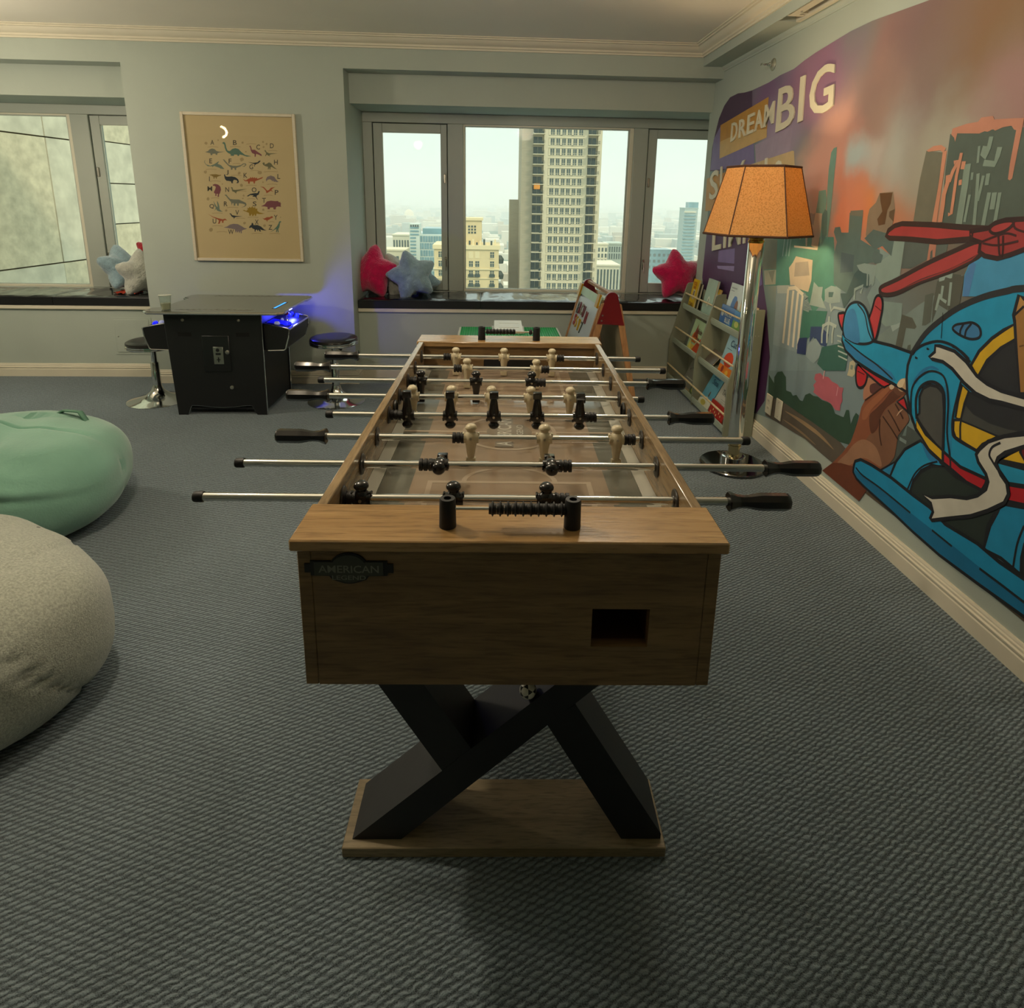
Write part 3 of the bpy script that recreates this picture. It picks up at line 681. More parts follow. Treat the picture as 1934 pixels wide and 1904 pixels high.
# ------------------------------------------------------------------ brick-building table with lid
lt = thing('play_table', 'low play table with green studded baseplates behind the foosball table', 'play table', (.15, 4.32, 0)); O = lt.location
grn = M('green_stud_plate', '0f9a4c', .35, var=.05)
MB(O).box((-.212, 4.08, .425), (.512, 4.53, .446), bev=.004).build('table_rim', M('play_table_cream', 'cfcbb8', .5), lt)
MB(O).box((-.196, 4.095, .446), (.496, 4.515, .449)).build('baseplate', grn, lt)
s = MB(O)
for i in range(42):
    for j in range(25): x, y = -.190+i*.0166, 4.102+j*.0168; s.lathe([(.0048, .449), (.0048, .4525)], (x, y, 0), n=8)
tag(s.build('stud', grn, lt), kind='stuff')
for x in (-.185, .485):
    for y in (4.11, 4.50): MB(O).box((x-.02, y-.02, 0), (x+.02, y+.02, .425), bev=.003).build('leg', M('play_table_cream', 'cfcbb8', .5), lt)
MB(O).box((-.17, 4.095, .385), (.47, 4.105, .425)).box((-.17, 4.505, .385), (.47, 4.515, .425)).build('apron', M('play_table_cream', 'cfcbb8', .5), lt)
ld = thing('tray_lid', 'white plastic tray lid with a handle slot lying on the green play table', 'lid', (.142, 4.40, .4525)); O = ld.location
wp = M('white_plastic', 'dcdacb', .35, var=.03)
b = MB(O); b.prism([(.030, 4.28, .4528), (.254, 4.28, .4528), (.258, 4.49, .4528), (.026, 4.49, .4528)], (0, 0, .012)); b.prism([(.040, 4.30, .4648), (.244, 4.30, .4648), (.240, 4.485, .500), (.044, 4.485, .500)], (0, .012, .004)); b.build('lid_shell', wp, ld)
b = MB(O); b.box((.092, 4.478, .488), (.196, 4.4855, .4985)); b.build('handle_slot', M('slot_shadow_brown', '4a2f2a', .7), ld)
b = MB(O); b.box((.078, 4.36, .476), (.218, 4.364, .4795)).box((.078, 4.44, .4915), (.218, 4.444, .4945)); b.build('lid_rib', wp, ld)
# ------------------------------------------------------------------ children's easel
ea = thing('easel', 'childrens wooden easel with red rounded caps and a magnetic board', 'easel', (.79, 4.27, 0), 0); O = ea.location
pine = wood('easel_pine', '8a5f3c', 'b5895c', (9, 9, .9), .5, .05); redp = M('easel_red', '6a0c14', .4, var=.06)
def easel_side(xc, y, hz, tag_):
    # two legs and a red cap in one vertical plane y = const
    for s in (-1, 1):
        b = MB(O); b.prism([(xc+s*.215, y, 0), (xc+s*.178, y, 0), (xc+s*.020, y, hz-.06), (xc+s*.066, y, hz-.08)], (0, .020, 0)); b.build('leg', pine, ea)
    a = [(xc-.088, hz-.205), (xc+.088, hz-.215)]+[(xc+.040*math.cos(t)+.002, hz-.040+.040*math.sin(t)) for t in [math.pi*i/12 for i in range(13)]]
    b = MB(O); b.prism([(x, y-.005, z) for x, z in a], (0, .030, 0)); cpo = b.build('cap', redp, ea)
    for x, z in ((xc-.055, hz-.150), (xc-.060, hz-.185)): MB(O).cyl((x, y-.008, z), (x, y-.004, z), .006, n=10).build('bolt', steel, cpo)
easel_side(.788, 3.935, .800, 0); easel_side(.742, 4.60, .800, 1)
def ep(t, h):  # point of the board plane facing left: t along the bar, h down the slope
    y = 3.962+.628*t; x = .782-.046*t
    return Vector((x-.040-.27*h*.62, y, .742-.62*h))
nrm = Vector((-.92, -.06, .38)).normalized()
def eq(a, b, c, d, e): return [ep(a, c)+nrm*e, ep(b, c)+nrm*e, ep(b, d)+nrm*e, ep(a, d)+nrm*e]
MB(O).prism(eq(.03, .97, .03, .95, 0), nrm*.006).build('magnetic_board', M('magnet_board_grey', 'aab4b6', .3, var=.03), ea)
f = MB(O)
for q in ((0, .035, 0, 1), (.965, 1, 0, 1), (.035, .965, .94, 1)): f.prism(eq(*q, 0), nrm*.016)
f.build('board_frame', pine, ea)
MB(O).prism(eq(0, 1, -.02, .07, .002), nrm*.016).build('top_rail', M('rail_pale_green', '9fb89c', .45), ea)
for t in (.93, .07): MB(O).prism(eq(t-.045, t+.045, -.04, .10, .016), nrm*.014).build('rail_clip', M('clip_yellow', 'a97f12', .4), ea)
MB(O).prism([(.775, 3.96, .775), (.80, 3.96, .775), (.757, 4.60, .775), (.732, 4.60, .775)], (0, 0, .018)).build('paper_bar', pine, ea)
MB(O).prism([(.818, 3.956, .70), (.945, 3.956, .14), (.900, 4.60, .14), (.775, 4.60, .70)], (.006, 0, 0)).build('chalk_board', M('board_back_pale', 'd2bf9b', .5), ea)
lets = [('E', .84, .16, '37403a'), ('R', .76, .15, '6b1f22'), ('C', .66, .15, '7d7b66'), ('U', .56, .16, '5d1d20'), ('S', .83, .30, '8a2a26'), ('5', .74, .31, 'a88415'), ('W', .60, .32, 'b08d10'), ('7', .48, .33, '3e4a40'), ('N', .40, .20, '732024'), ('L', .62, .60, '852a2a'), ('8', .30, .50, '8f2020'), ('m', .16, .52, '7d1d1d'), ('A', .48, .70, '30503c'), ('D', .70, .74, 'a07a18')]
for ch, t, h, col in lets:
    b = MB(O); e = .0125; put_text(b, ch, ep(t+.045, h+.13)+nrm*.0062, ep(t-.03, h+.13)+nrm*.0062, ep(t-.03, h)+nrm*.0062, ep(t+.045, h)+nrm*.0062, 0, nrm*.006)
    b.build('magnet_letter', M('magnet_'+col, col, .4), ea)
# ------------------------------------------------------------------ display bookshelf
sage = M('sage_grey_laminate', '878b78', .5, var=.03)
saged = M('sage_lip', '9aa595', .45, var=.03)
dow = wood('dowel_birch', 'b8a076', 'd6c49c', (9, 1, 9), .5, .02)
bs = thing('bookshelf', 'sage grey display bookshelf with birch dowels against the mural wall', 'bookshelf', (1.5, 4.1, 0)); O = bs.location
UP = (3.476, 4.078, 4.700); XB = 1.588
prof = [(1.412, 0), (XB, 0), (XB, .772), (1.566, .772), (1.530, .768), (1.518, .755), (1.424, .370), (1.411, .320)]
for y in UP:
    MB(O).prism([(x, y, z) for x, z in prof], (0, .016, 0)).build('side_panel', sage, bs)
MB(O).box((XB-.012, UP[0]+.016, .02), (XB, UP[2], .745)).build('back_panel', sage, bs)
ROWS = [(.030, 1.415, .135, 1.412), (.318, 1.437, .425, 1.452), (.585, 1.500, .690, 1.512)]   # lip z, lip x, dowel z, dowel x
for (ya, yb) in ((UP[0]+.016, UP[1]), (UP[1]+.016, UP[2])):
    for z, x, zd, xd in ROWS:
        MB(O).box((x+.004, ya, z-.012), (XB-.012, yb, z), bev=0).build('shelf_board', sage, bs)
        b = MB(O); b.box((x-.004, ya, z-.012), (x+.006, yb, z+.032), bev=.003).box((x-.0065, ya, z+.004), (x-.004, yb, z+.022)); b.build('shelf_lip', saged, bs)
        MB(O).cyl((xd, ya-.004, zd), (xd, yb+.004, zd), .0065, n=12).build('dowel', dow, bs)
for y in (3.4755,):
    for x, z in ((1.545, .62), (1.565, .62), (1.55, .36), (1.545, .10)): MB(O).cyl((x, y-.0012, z), (x, y+.002, z), .0028, n=8).build('screw', steel, bs)
def book(label, y, row, wd, ht, th, cov, lean=14, dx=0, spine=None, prints=(), texts=(), roll=0, grp=None, up=0):
    """a book standing on a shelf, front cover facing the room, leaning back against the rack"""
    z, x, _, xd = ROWS[row]
    t = thing('book', label, 'book', (x+.012+dx, y, z+.002+up), 0, grp or ('picture books on the %s row' % ('bottom', 'middle', 'top')[row]))
    t.rotation_euler = (R_(roll), R_(lean), 0)
    cm = M('cover_'+cov, cov, .3, var=.05, vs=20, coat=.2)
    MB().box((0, -wd/2, 0), (.0016, wd/2, ht)).box((th-.0016, -wd/2, 0), (th, wd/2, ht)).box((0, wd/2-.0016, 0), (th, wd/2, ht)).build('cover', cm, t)
    MB().box((.0016, -wd/2+.003, .003), (th-.0016, wd/2-.0016, ht-.003)).build('pages', M('page_cream', 'd8d2bc', .8), t)
    if prints:
        byc = {}
        for k, (c, pts) in enumerate(prints): byc.setdefault(c, []).append((k, pts))
        p = MB(); ms = []
        for ci, (c, L_) in enumerate(byc.items()):
            ms.append(M('print_'+c, c, .35, var=.1, vs=30))
            for k, pts in L_:
                P = [(-.0004-.0002*k, (.5-a)*wd, b*ht) for a, b in pts]; p.raw(P, [tuple(range(len(P)))], ci)
        p.build('cover_art', ms, t)
    for s, c, a0, a1, b0, b1 in texts:
        p = MB(); X = -.003; put_text(p, s, (X, (.5-a0)*wd, b0*ht), (X, (.5-a1)*wd, b0*ht), (X, (.5-a1)*wd, b1*ht), (X, (.5-a0)*wd, b1*ht)); p.build('title', M('title_'+c, c, .4), t)
    return t
def blob(cx, cy, rx, ry, n=14, j=.0, s=0):
    rnd = random.Random(s); return [(cx+rx*math.cos(6.2832*i/n)*(1-j*rnd.random()), cy+ry*math.sin(6.2832*i/n)*(1-j*rnd.random())) for i in range(n)]
def rect(a, b, c, d): return [(a, b), (c, b), (c, d), (a, d)]
# top row, far bay (towards the window) then near bay; a = 0 is the far edge of the cover, b = 0 its foot
book('yellow picture book with red lettering, top row next to the pink star', 4.585, 2, .125, .225, .012, 'd8b80e', 10, prints=[('c9c3ae', rect(.35, .34, .68, .66)), ('2a2a26', rect(.44, .40, .60, .62))], texts=[('YOU', 'a02818', .15, .8, .80, .92), ('WE', 'a02818', .25, .7, .68, .78), ('CAN', '5a2a10', .15, .85, .08, .24)])
book('dark spined book tucked behind the yellow picture book', 4.553, 2, .11, .200, .014, '3c4038', 10, dx=.016)
book('pale mint picture book with an oval letter badge on the top row', 4.262, 2, .185, .265, .016, '9db9a8', 10, prints=[('cfd6c4', blob(.5, .42, .13, .14)), ('46524a', rect(.47, .36, .53, .49))])
book('thin yellow book peeping out behind the pale mint one', 4.185, 2, .12, .21, .010, 'c49a16', 10, dx=.018)
book('white picture book with a long blue haired figure on its cover', 3.865, 2, .215, .285, .012, 'b9c2bd', 10, dx=.014, prints=[('3f6fb0', blob(.55, .42, .26, .34, 16, .1, 2)), ('3f6fb0', rect(.28, .05, .60, .45)), ('7f5138', blob(.72, .50, .12, .16)), ('8c9390', rect(.1, .88, .5, .91)), ('8c9390', rect(.1, .82, .35, .84))])
book('blue picture book with white capital lettering in front of the blue haired cover', 3.880, 2, .215, .140, .010, '2f62a4', 8, prints=[('c5cec8', blob(.16, .62, .10, .15)), ('4f86bd', rect(.6, .1, .9, .35))], texts=[('PRACTICE', 'd5dad2', .36, .9, .55, .72), ('BLUE', 'd5dad2', .45, .85, .25, .48)])
book('picture book with green meadow cover at the near end of the top row', 3.690, 2, .16, .135, .010, '6f9c4e', 8, prints=[('3f7fb8', rect(0, .55, 1, 1)), ('c9cf6a', blob(.4, .4, .2, .14))])
book('tan spined book sticking up at the near end above the top row', 3.560, 2, .11, .195, .016, 'a9835e', 8, dx=.01)
book('light blue book sticking up beside the tan spined one', 3.600, 2, .10, .185, .010, '6fb0bf', 8, dx=.004)
# middle row
book('picture book of an orange fox forest on the middle row', 4.300, 1, .235, .235, .010, 'a9c39a', 15, prints=[('d9b545', rect(.25, .02, .98, .25)), ('c2491c', [(.45, .05), (.98, .05), (.98, .55), (.75, .40)]), ('d97a1e', blob(.45, .48, .30, .22, 12, .3, 5)), ('8e2d14', [(.28, .45), (.36, .72), (.42, .9), (.48, .7), (.56, .8), (.6, .5)]), ('d9d068', [(.05, .0), (.45, .0), (.2, .4)])], texts=[('Hide', '4a2b18', .52, .9, .62, .78), ('fox', '4a2b18', .55, .85, .42, .56)])
book('grey book mostly hidden behind the orange fox book', 4.44, 1, .15, .215, .012, '5d6258', 15, dx=.014)
book('light blue picture book with a big orange cat face, middle row', 3.665, 1, .215, .260, .012, '8fb7c2', 15, prints=[('c3401c', blob(.5, .42, .33, .2, 14, .15, 8)), ('d8781c', rect(.02, .0, .98, .26)), ('8d2c16', blob(.3, .16, .1, .1, 8, .2, 2)), ('e0b040', blob(.65, .12, .12, .08, 8, .2, 3)), ('2f3d4a', rect(.15, .66, .5, .67))], texts=[('Cat', '31506a', .3, .75, .74, .90)])
book('dark book lying low at the far end of the near middle shelf', 3.985, 1, .15, .10, .010, '5a5148', 40, dx=.02, up=.01)
# bottom row
book('black and white patterned picture book on the bottom row', 4.310, 0, .235, .265, .010, '6d6f66', 24, prints=[('b9bcae', blob(.3+.16*i, .82-.07*(i % 2), .05, .05, 8, .3, i)) if k == 0 else ('2f312c', blob(.2+.14*i, .60+.06*(i % 3), .05, .035, 8, .3, i+9)) for i in range(5) for k in (0, 1)]+[('9a8a6a', rect(.0, .0, 1, .12)), ('b5b7aa', rect(.2, .35, .8, .38)), ('b5b7aa', rect(.2, .27, .7, .30))])
book('green and yellow picture book beside the middle upright, bottom row', 4.150, 0, .13, .11, .008, '3f5a28', 18, prints=[('b8c03a', blob(.4, .5, .25, .3, 10, .3, 4)), ('1d241a', rect(.6, .1, .95, .9))])
book('sky blue picture book of a seaside on the bottom row', 3.925, 0, .195, .265, .010, '5b9fb8', 26, prints=[('c6c9b6', [(0, 0), (1, 0), (1, .22), (.5, .32), (0, .18)]), ('a9a04a', blob(.4, .14, .22, .07)), ('5a4632', blob(.55, .40, .05, .08)), ('2f5f80', rect(.2, .82, .75, .85))], texts=[('Sea', '2f5f80', .3, .8, .66, .80)])
book('dark slate book behind the sky blue seaside book', 3.830, 0, .165, .265, .010, '49504a', 26, dx=.014)
book('white picture book with dark title lettering, bottom row near the lamp', 3.690, 0, .255, .295, .012, 'bfbfae', 26, prints=[('a52a24', [(0, 0), (1, 0), (.9, .20), (.6, .13), (.4, .26), (.1, .2)]), ('8b8a60', blob(.8, .26, .12, .06)), ('9a9a8c', rect(.3, .44, .7, .455)), ('9a9a8c', rect(.35, .40, .65, .412))], texts=[('DRAGONS', '70706a', .2, .8, .82, .90), ('LOVE', '70706a', .3, .7, .69, .78), ('TACOS', '70706a', .2, .8, .54, .66)])
book('red picture book with cream sparks at the near end of the bottom row', 3.680, 0, .24, .110, .008, 'a5261f', 16, dx=-.004, prints=[('d8c48a', blob(.15+.13*i, .3+.3*((i*37) % 10)/10, .035, .09, 6, .3, i)) for i in range(6)])
# ------------------------------------------------------------------ floor lamp
fl = thing('floor_lamp', 'chrome and glass column floor lamp with a lit orange hexagonal shade', 'lamp', (1.312, 3.06, 0)); 
MB().lathe([(.172, 0), (.172, .012), (.168, .016), (.02, .018)], n=48).build('base', M('black_mirror', '12100f', .05, .0, var=.1, spec=1., coat=1.), fl)
MB().lathe([(.062, .0165), (.062, .058), (.058, .060), (.03, .060)], n=36).build('base_collar', chrome, fl)
MB().lathe([(.030, .058), (.030, .11), (.034, .112), (.034, .120), (.030, .122), (.030, .128), (.034, .130), (.034, .137), (.028, .139), (.028, .15)], n=24).build('stem_rings', M('nickel_warm', 'c9b98f', .12, 1., var=.03), fl)
MB().lathe([(.030, .14), (.037, .145), (.037, 1.175), (.030, 1.185)], n=14, smooth=False).build('column', M('column_silver', 'e6e6e0', .06, 1., var=.02), fl)
MB().lathe([(.036, 1.178), (.039, 1.183), (.039, 1.190), (.034, 1.193), (.034, 1.198), (.039, 1.201), (.039, 1.208), (.030, 1.212), (.030, 1.26), (.012, 1.27), (.012, 1.33)], n=24).build('neck', M('brass_neck', 'b58a3c', .18, 1., var=.05), fl)
MB().lathe([(.03*math.sin(a)+.001, 1.36-.035*math.cos(a)) for a in [math.pi*i/8 for i in range(9)]], n=14).build('bulb', M('bulb_glow', 'ffd890', .3, emit='ffc070', es=14), fl)
def shademat():
    m = bpy.data.materials.new('linen_shade'); m.use_nodes = True; t = m.node_tree; n = t.nodes; L = t.links; n.remove(n['Principled BSDF'])
    c = n.new('ShaderNodeTexCoord'); z = n.new('ShaderNodeTexNoise'); z.inputs['Scale'].default_value = 160; z.inputs['Detail'].default_value = 3; L.new(c.outputs['Object'], z.inputs[0])
    r = n.new('ShaderNodeValToRGB'); r.color_ramp.elements[0].position = .33; r.color_ramp.elements[0].color = (.56, .34, .13, 1); r.color_ramp.elements[1].position = .55; r.color_ramp.elements[1].color = (.78, .54, .25, 1); L.new(z.outputs['Fac'], r.inputs[0])
    d = n.new('ShaderNodeBsdfDiffuse'); tr = n.new('ShaderNodeBsdfTranslucent'); mx = n.new('ShaderNodeMixShader'); mx.inputs[0].default_value = .55
    L.new(r.outputs[0], d.inputs[0]); L.new(r.outputs[0], tr.inputs[0]); L.new(d.outputs[0], mx.inputs[1]); L.new(tr.outputs[0], mx.inputs[2]); L.new(mx.outputs[0], n['Material Output'].inputs[0]); return m
sm = shademat(); brn = M('shade_piping_brown', '4a2a16', .7)
Z0, Z1, RB, RT, PH = 1.218, 1.535, .252, .166, 38
def hexp(r, z, k): a = R_(PH+60*k); return Vector((r*math.cos(a), r*math.sin(a), z))
sh = node('shade', fl)
for k in range(6):
    a, b, c_, d = hexp(RB, Z0, k), hexp(RB, Z0, k+1), hexp(RT, Z1, k+1), hexp(RT, Z1, k)
    nrm_ = (b-a).cross(d-a).normalized()
    MB().prism([a, b, c_, d], -nrm_*.0015).build('shade_panel', sm, sh)
    MB().tube([a, d], .0028, 6).build('shade_seam', brn, sh)
t = MB(); t.tube([hexp(RB, Z0, k) for k in range(7)], .0055, 8).build('shade_piping', brn, sh)
t = MB(); t.tube([hexp(RT, Z1, k) for k in range(7)], .0055, 8).build('shade_piping', brn, sh)
# ------------------------------------------------------------------ wall plates, sprinkler, globe lamps (two of them added as fill)
ivory = M('ivory_plate', 'cfcab4', .4, var=.03)
for (a, b, nm, lab) in (((1448, 741), (1461, 787), 'wall_outlet', 'ivory duplex wall outlet just above the baseboard beside the bookshelf'), ((1466, 752), (1480, 796), 'wall_plate', 'plain ivory blank wall plate to the right of the duplex outlet')):
    p0 = at(*a, x=XR); p1 = at(*b, x=XR); yc = (p0.y+p1.y)/2; zc = (p0.z+p1.z)/2
    o = thing(nm, lab, 'wall plate', (XR, yc, zc))
    MB().box((-.010, -.037, -.058), (-.003, .037, .058), bev=.003).build('plate', ivory, o)
    if 'outlet' in nm:
        for s in (-1, 1):
            MB().box((-.0118, -.016, s*.022-.014), (-.009, .016, s*.022+.014), bev=.001).build('socket', ivory, o)
            for q in (-1, 1): MB().box((-.0124, q*.006-.0012, s*.022-.004), (-.011, q*.006+.0012, s*.022+.006)).build('slot', black, o)
    else:
        for s in (-1, 1): MB().cyl((-.0112, 0, s*.042), (-.009, 0, s*.042), .003, n=8).build('screw', steel, o)
p0 = at(1461, 122, x=XR)
o = thing('fire_sprinkler', 'chrome sidewall fire sprinkler head above the mural lettering', 'sprinkler', (XR, p0.y, p0.z))
MB().lathe([(.034, -.001), (.034, -.004), (.026, -.010), (.014, -.012)], ax='x', n=26).build('escutcheon', M('sprinkler_cup', 'a9aa98', .35, .6), o)
MB().lathe([(.012, -.010), (.013, -.024), (.009, -.028), (.009, -.036)], ax='x', n=14).build('body', chrome, o)
MB().tube([(-.034, -.008, 0), (-.046, -.016, 0), (-.060, -.010, 0), (-.066, 0, 0), (-.060, .010, 0), (-.046, .016, 0), (-.034, .008, 0)], .0028, 8).cyl((-.036, 0, 0), (-.064, 0, 0), .0025).build('frame_arms', chrome, o)
MB().box((-.070, -.014, -.006), (-.066, .014, .006)).prism([(-.066, -.012, .007), (-.066, .012, .007), (-.048, .012, .012), (-.048, -.012, .012)], (0, 0, .0012)).build('deflector', chrome, o)
for k, (x, y, e, zz) in enumerate(GLOBE_FILL):
    lab = ('over the near left of the foosball table', 'added as room fill in front of the arcade table', 'added as room fill between floor lamp and foosball table')[k]
    o = thing('ceiling_and_fill_light', 'small globe ceiling light '+lab, 'ceiling light', (x, y, ZC), 0, 'globe ceiling lights')
    MB().lathe([(.055, 0), (.055, -.012), (.030, -.022), (.012, -.026), (.006, -.03), (.006, zz-ZC+.06)], n=24).build('canopy', steel, o)
    MB().lathe([(.066*math.sin(a)+.001, zz-ZC-.07*math.cos(a)) for a in [math.pi*i/14 for i in range(15)]], n=24).build('globe', glassmat('opal_globe', (.96, .94, .90), .6), o)
cr = thing('ring_pendant', 'curved glowing ring pendant lamp behind the camera on the left', 'pendant lamp', (-3.65, -.25, ZC))
arc = [(.10*math.cos(a)-.10, .02*math.sin(a), -.20+.075*math.sin(a)) for a in [R_(-70+140*i/25) for i in range(26)]]
MB().tube(arc, .012, 10).build('glow_tube', M('pendant_glow', 'ffe8c8', .4, emit='ffe2b4', es=60), cr)
for i in (12, 25): MB().cyl(arc[i], (arc[i][0], arc[i][1], 0), .003, n=6).build('suspension_wire', steel, cr)
# ------------------------------------------------------------------ beanbags
def beanbag(name, label, c, r, rz, mat, seams, seed, wr, tagp=None, prof=None, ee=2.5):
    nu, nv = 110, 64; vs = []; fs = []
    cz, sz = math.cos(rz), math.sin(rz)
    for j in range(nv+1):
        th = math.pi*j/nv
        for i in range(nu):
            ph = 2*math.pi*i/nu; d = Vector((math.sin(th)*math.cos(ph), math.sin(th)*math.sin(ph), math.cos(th)))
            k = 1.0; e = ee
            q = (abs(d.x)**e+abs(d.y)**e+abs(d.z)**e)**(-1/e)
            p = Vector((d.x*q*r[0], d.y*q*r[1], d.z*q*r[2]))
            if prof: p = prof(p, d)
            f = wr(p, d) if wr else 0
            f += .010*noise.noise(p*4+Vector((seed, 0, 0)))
            for (n_, off) in seams:
                dist = abs(d.dot(n_)-off); f -= .013*math.exp(-(dist/.014)**2)
            p = p*(1+f/max(p.length, .1))
            x, y, z = p.x*cz-p.y*sz, p.x*sz+p.y*cz, p.z+r[2]*.86
            z = max(z, .004+.02*max(0, -z)) if z < .02 else z
            vs.append((x, y, z))
    for j in range(nv):
        for i in range(nu): a = j*nu+i; b = j*nu+(i+1) % nu; fs.append((a, a+nu, b+nu, b))
    mb = MB(); mb.raw(vs, fs, 0, True); bmesh.ops.remove_doubles(mb.bm, verts=mb.bm.verts, dist=.0008)
    root = thing(name, label, 'beanbag', (c[0], c[1], 0)); mb.build('cover', mat, root, True); return root
def wr_green(p, d):
    s = p.x*.6+p.z*1.0
    w = 0
    for k, (a0, z0, l) in enumerate(((.02, .20, .30), (-.06, .12, .28), (.05, .05, .25), (.08, .26, .35), (-.02, .30, .3))):
        t = p.z-(z0+.05*math.sin(p.x*5+k)); w -= .020*math.exp(-(t/.016)**2)*math.exp(-((p.x-a0)/l)**2)*(1 if d.y < .3 else 0)
        w += .014*math.exp(-((t-.028)/.018)**2)*math.exp(-((p.x-a0)/l)**2)*(1 if d.y < .3 else 0)
    q = 1-abs(noise.noise(Vector((p.x*2.2+.4*p.y, p.y*2.0, p.z*17+1.5*noise.noise(p*3)))))*2.2
    m_ = max(0, min(1, (p.z+.04)/.12))*max(0, min(1, (.30-p.x)/.22))
    return w*.7+.004*noise.noise(p*9)+.020*m_*max(0, q)**2.2
gb = beanbag('beanbag', 'sage green suede beanbag with wrinkled top behind the grey one', (-2.03, 2.47), (.485, .40, .240), R_(16), M('green_suede', '7dab98', .75, var=.10, vs=6, bump=.12, bs=120, sheen=.5, spec=.2), [(Vector((.2, .97, .1)).normalized(), .1)], 3, wr_green)
h = MB(); hp = [(.12, .20, .405), (.18, .20, .442), (.26, .185, .440), (.305, .165, .385)]
h.raw([(x, y+k*.028, z-k*.006) for x, y, z in hp for k in (0, 1)], [(2*i, 2*i+1, 2*i+3, 2*i+2) for i in range(3)])
hh = h.build('carry_handle', M('green_handle', '5f8a74', .7), gb); so = hh.modifiers.new('s', 'SOLIDIFY'); so.thickness = .008
def wr_grey(p, d):
    w = 0
    for k, (a0, z0, l) in enumerate(((.1, .10, .3), (.0, .22, .28), (.12, -.06, .3))):
        t = (p.y*.8+p.x*.5)-(z0-.12); w -= .016*math.exp(-(t/.03)**2)*math.exp(-((p.z-.12)/l)**2)
    return w+.007*noise.noise(p*7+Vector((5, 1, 2)))
gm = M('heather_grey_fleece', 'a3a79b', .95, var=.26, vs=170, bump=.35, bs=260, sheen=.4, spec=.1)
gg = beanbag('beanbag', 'heather grey fleece beanbag at the lower left edge of the photo', (-1.535, 1.475), (.44, .42, .232), R_(-30), gm, [(Vector((.85, .2, -.45)).normalized(), .12), (Vector((.1, .9, .3)).normalized(), .35)], 9, wr_grey, ee=3.1)
MB().cyl((.17, .30, .36), (.18, .305, .372), .008).build('zip_pull', M('zip_grey', '4a4c44', .4), gg)
p0 = at(7, 1008, y=2.03)
o = MB().lathe([(.030*math.sin(a)+.0005, -.030*math.cos(a)) for a in [math.pi*i/14 for i in range(15)]], n=24).build('red_ball', M('dark_red_ball', '6e1518', .35, coat=.3), None, True, (p0.x, p0.y, p0.z-.012))
tag(o, 'small dark red ball wedged between the green and the grey beanbag', 'ball')
# stray foosball caught between the slanted leg and the cabinet
def foosball():
    mb = MB(); bmesh.ops.create_icosphere(mb.bm, subdivisions=3, radius=.0175)
    mb.bm.verts.ensure_lookup_table()
    ico = bmesh.new(); bmesh.ops.create_icosphere(ico, subdivisions=1, radius=1); ax = [v.co.normalized() for v in ico.verts]; ico.free()
    for f in mb.bm.faces:
        f.smooth = True; c = f.calc_center_median().normalized(); f.material_index = 1 if max(c.dot(a) for a in ax) > .86 else 0
    return mb.build('foosball', [M('foosball_black', '0d0d0c', .3, coat=.3), M('foosball_white', 'd8d4c4', .3)], None)
fb_ = foosball(); tag(fb_, 'black and white foosball resting on the slanted table leg under the cabinet', 'ball')
def tw(u, v, z): c, s = math.cos(TPH), math.sin(TPH); return Vector((TX+c*u-s*v, TY+s*u+c*v, z))
fb_.location = tw(.043, -.483, .3915); fb_.rotation_euler = (.5, .4, .2)
# ------------------------------------------------------------------ framed dinosaur alphabet
PYF = YB-.020
po = thing('framed_poster', 'framed cream dinosaur alphabet poster hanging above the arcade table', 'picture', (-1.69, YB, 1.40)); O = po.location
def pp(x, y, k=0.):  # pixel of the poster close-up to the paper plane
    q = at(330+x*.16807, 190+y*.16807, y=PYF+.006); return Vector((q.x, q.y-k, q.z))
px0, px1, pz0, pz1 = -2.073, -1.314, .905, 1.897
f = MB(O); frame_bars(f, px0, px1, pz0, pz1, .020, .020, .020, .020, PYF-.006, YB-.001, 0, .002)
f.build('frame', M('frame_limewash', 'cbc2ab', .5, var=.06, vs=30, scale=(1, 1, 6)), po)
MB(O).box((px0+.018, PYF+.0062, pz0+.018), (px1-.018, YB-.002, pz1-.018)).build('paper', M('poster_paper', 'c8b58c', .75, var=.03, vs=2), po)
MB(O).box((px0+.019, PYF+.0005, pz0+.019), (px1-.019, PYF+.0018, pz1-.019)).build('glazing', glassmat('poster_glazing', (.985, .985, .97), .7), po)
CL = {'g': '57796d', 'y': '76796c', 'm': '7d4550', 'o': 'a3502f', 'n': '252f3a', 'u': '856c32', 'b': '6e6c52', 's': '6f7f74', 'v': '817378', 'k': '9a7c1e', 'd': '3c3a36', 't': 'a8946e'}
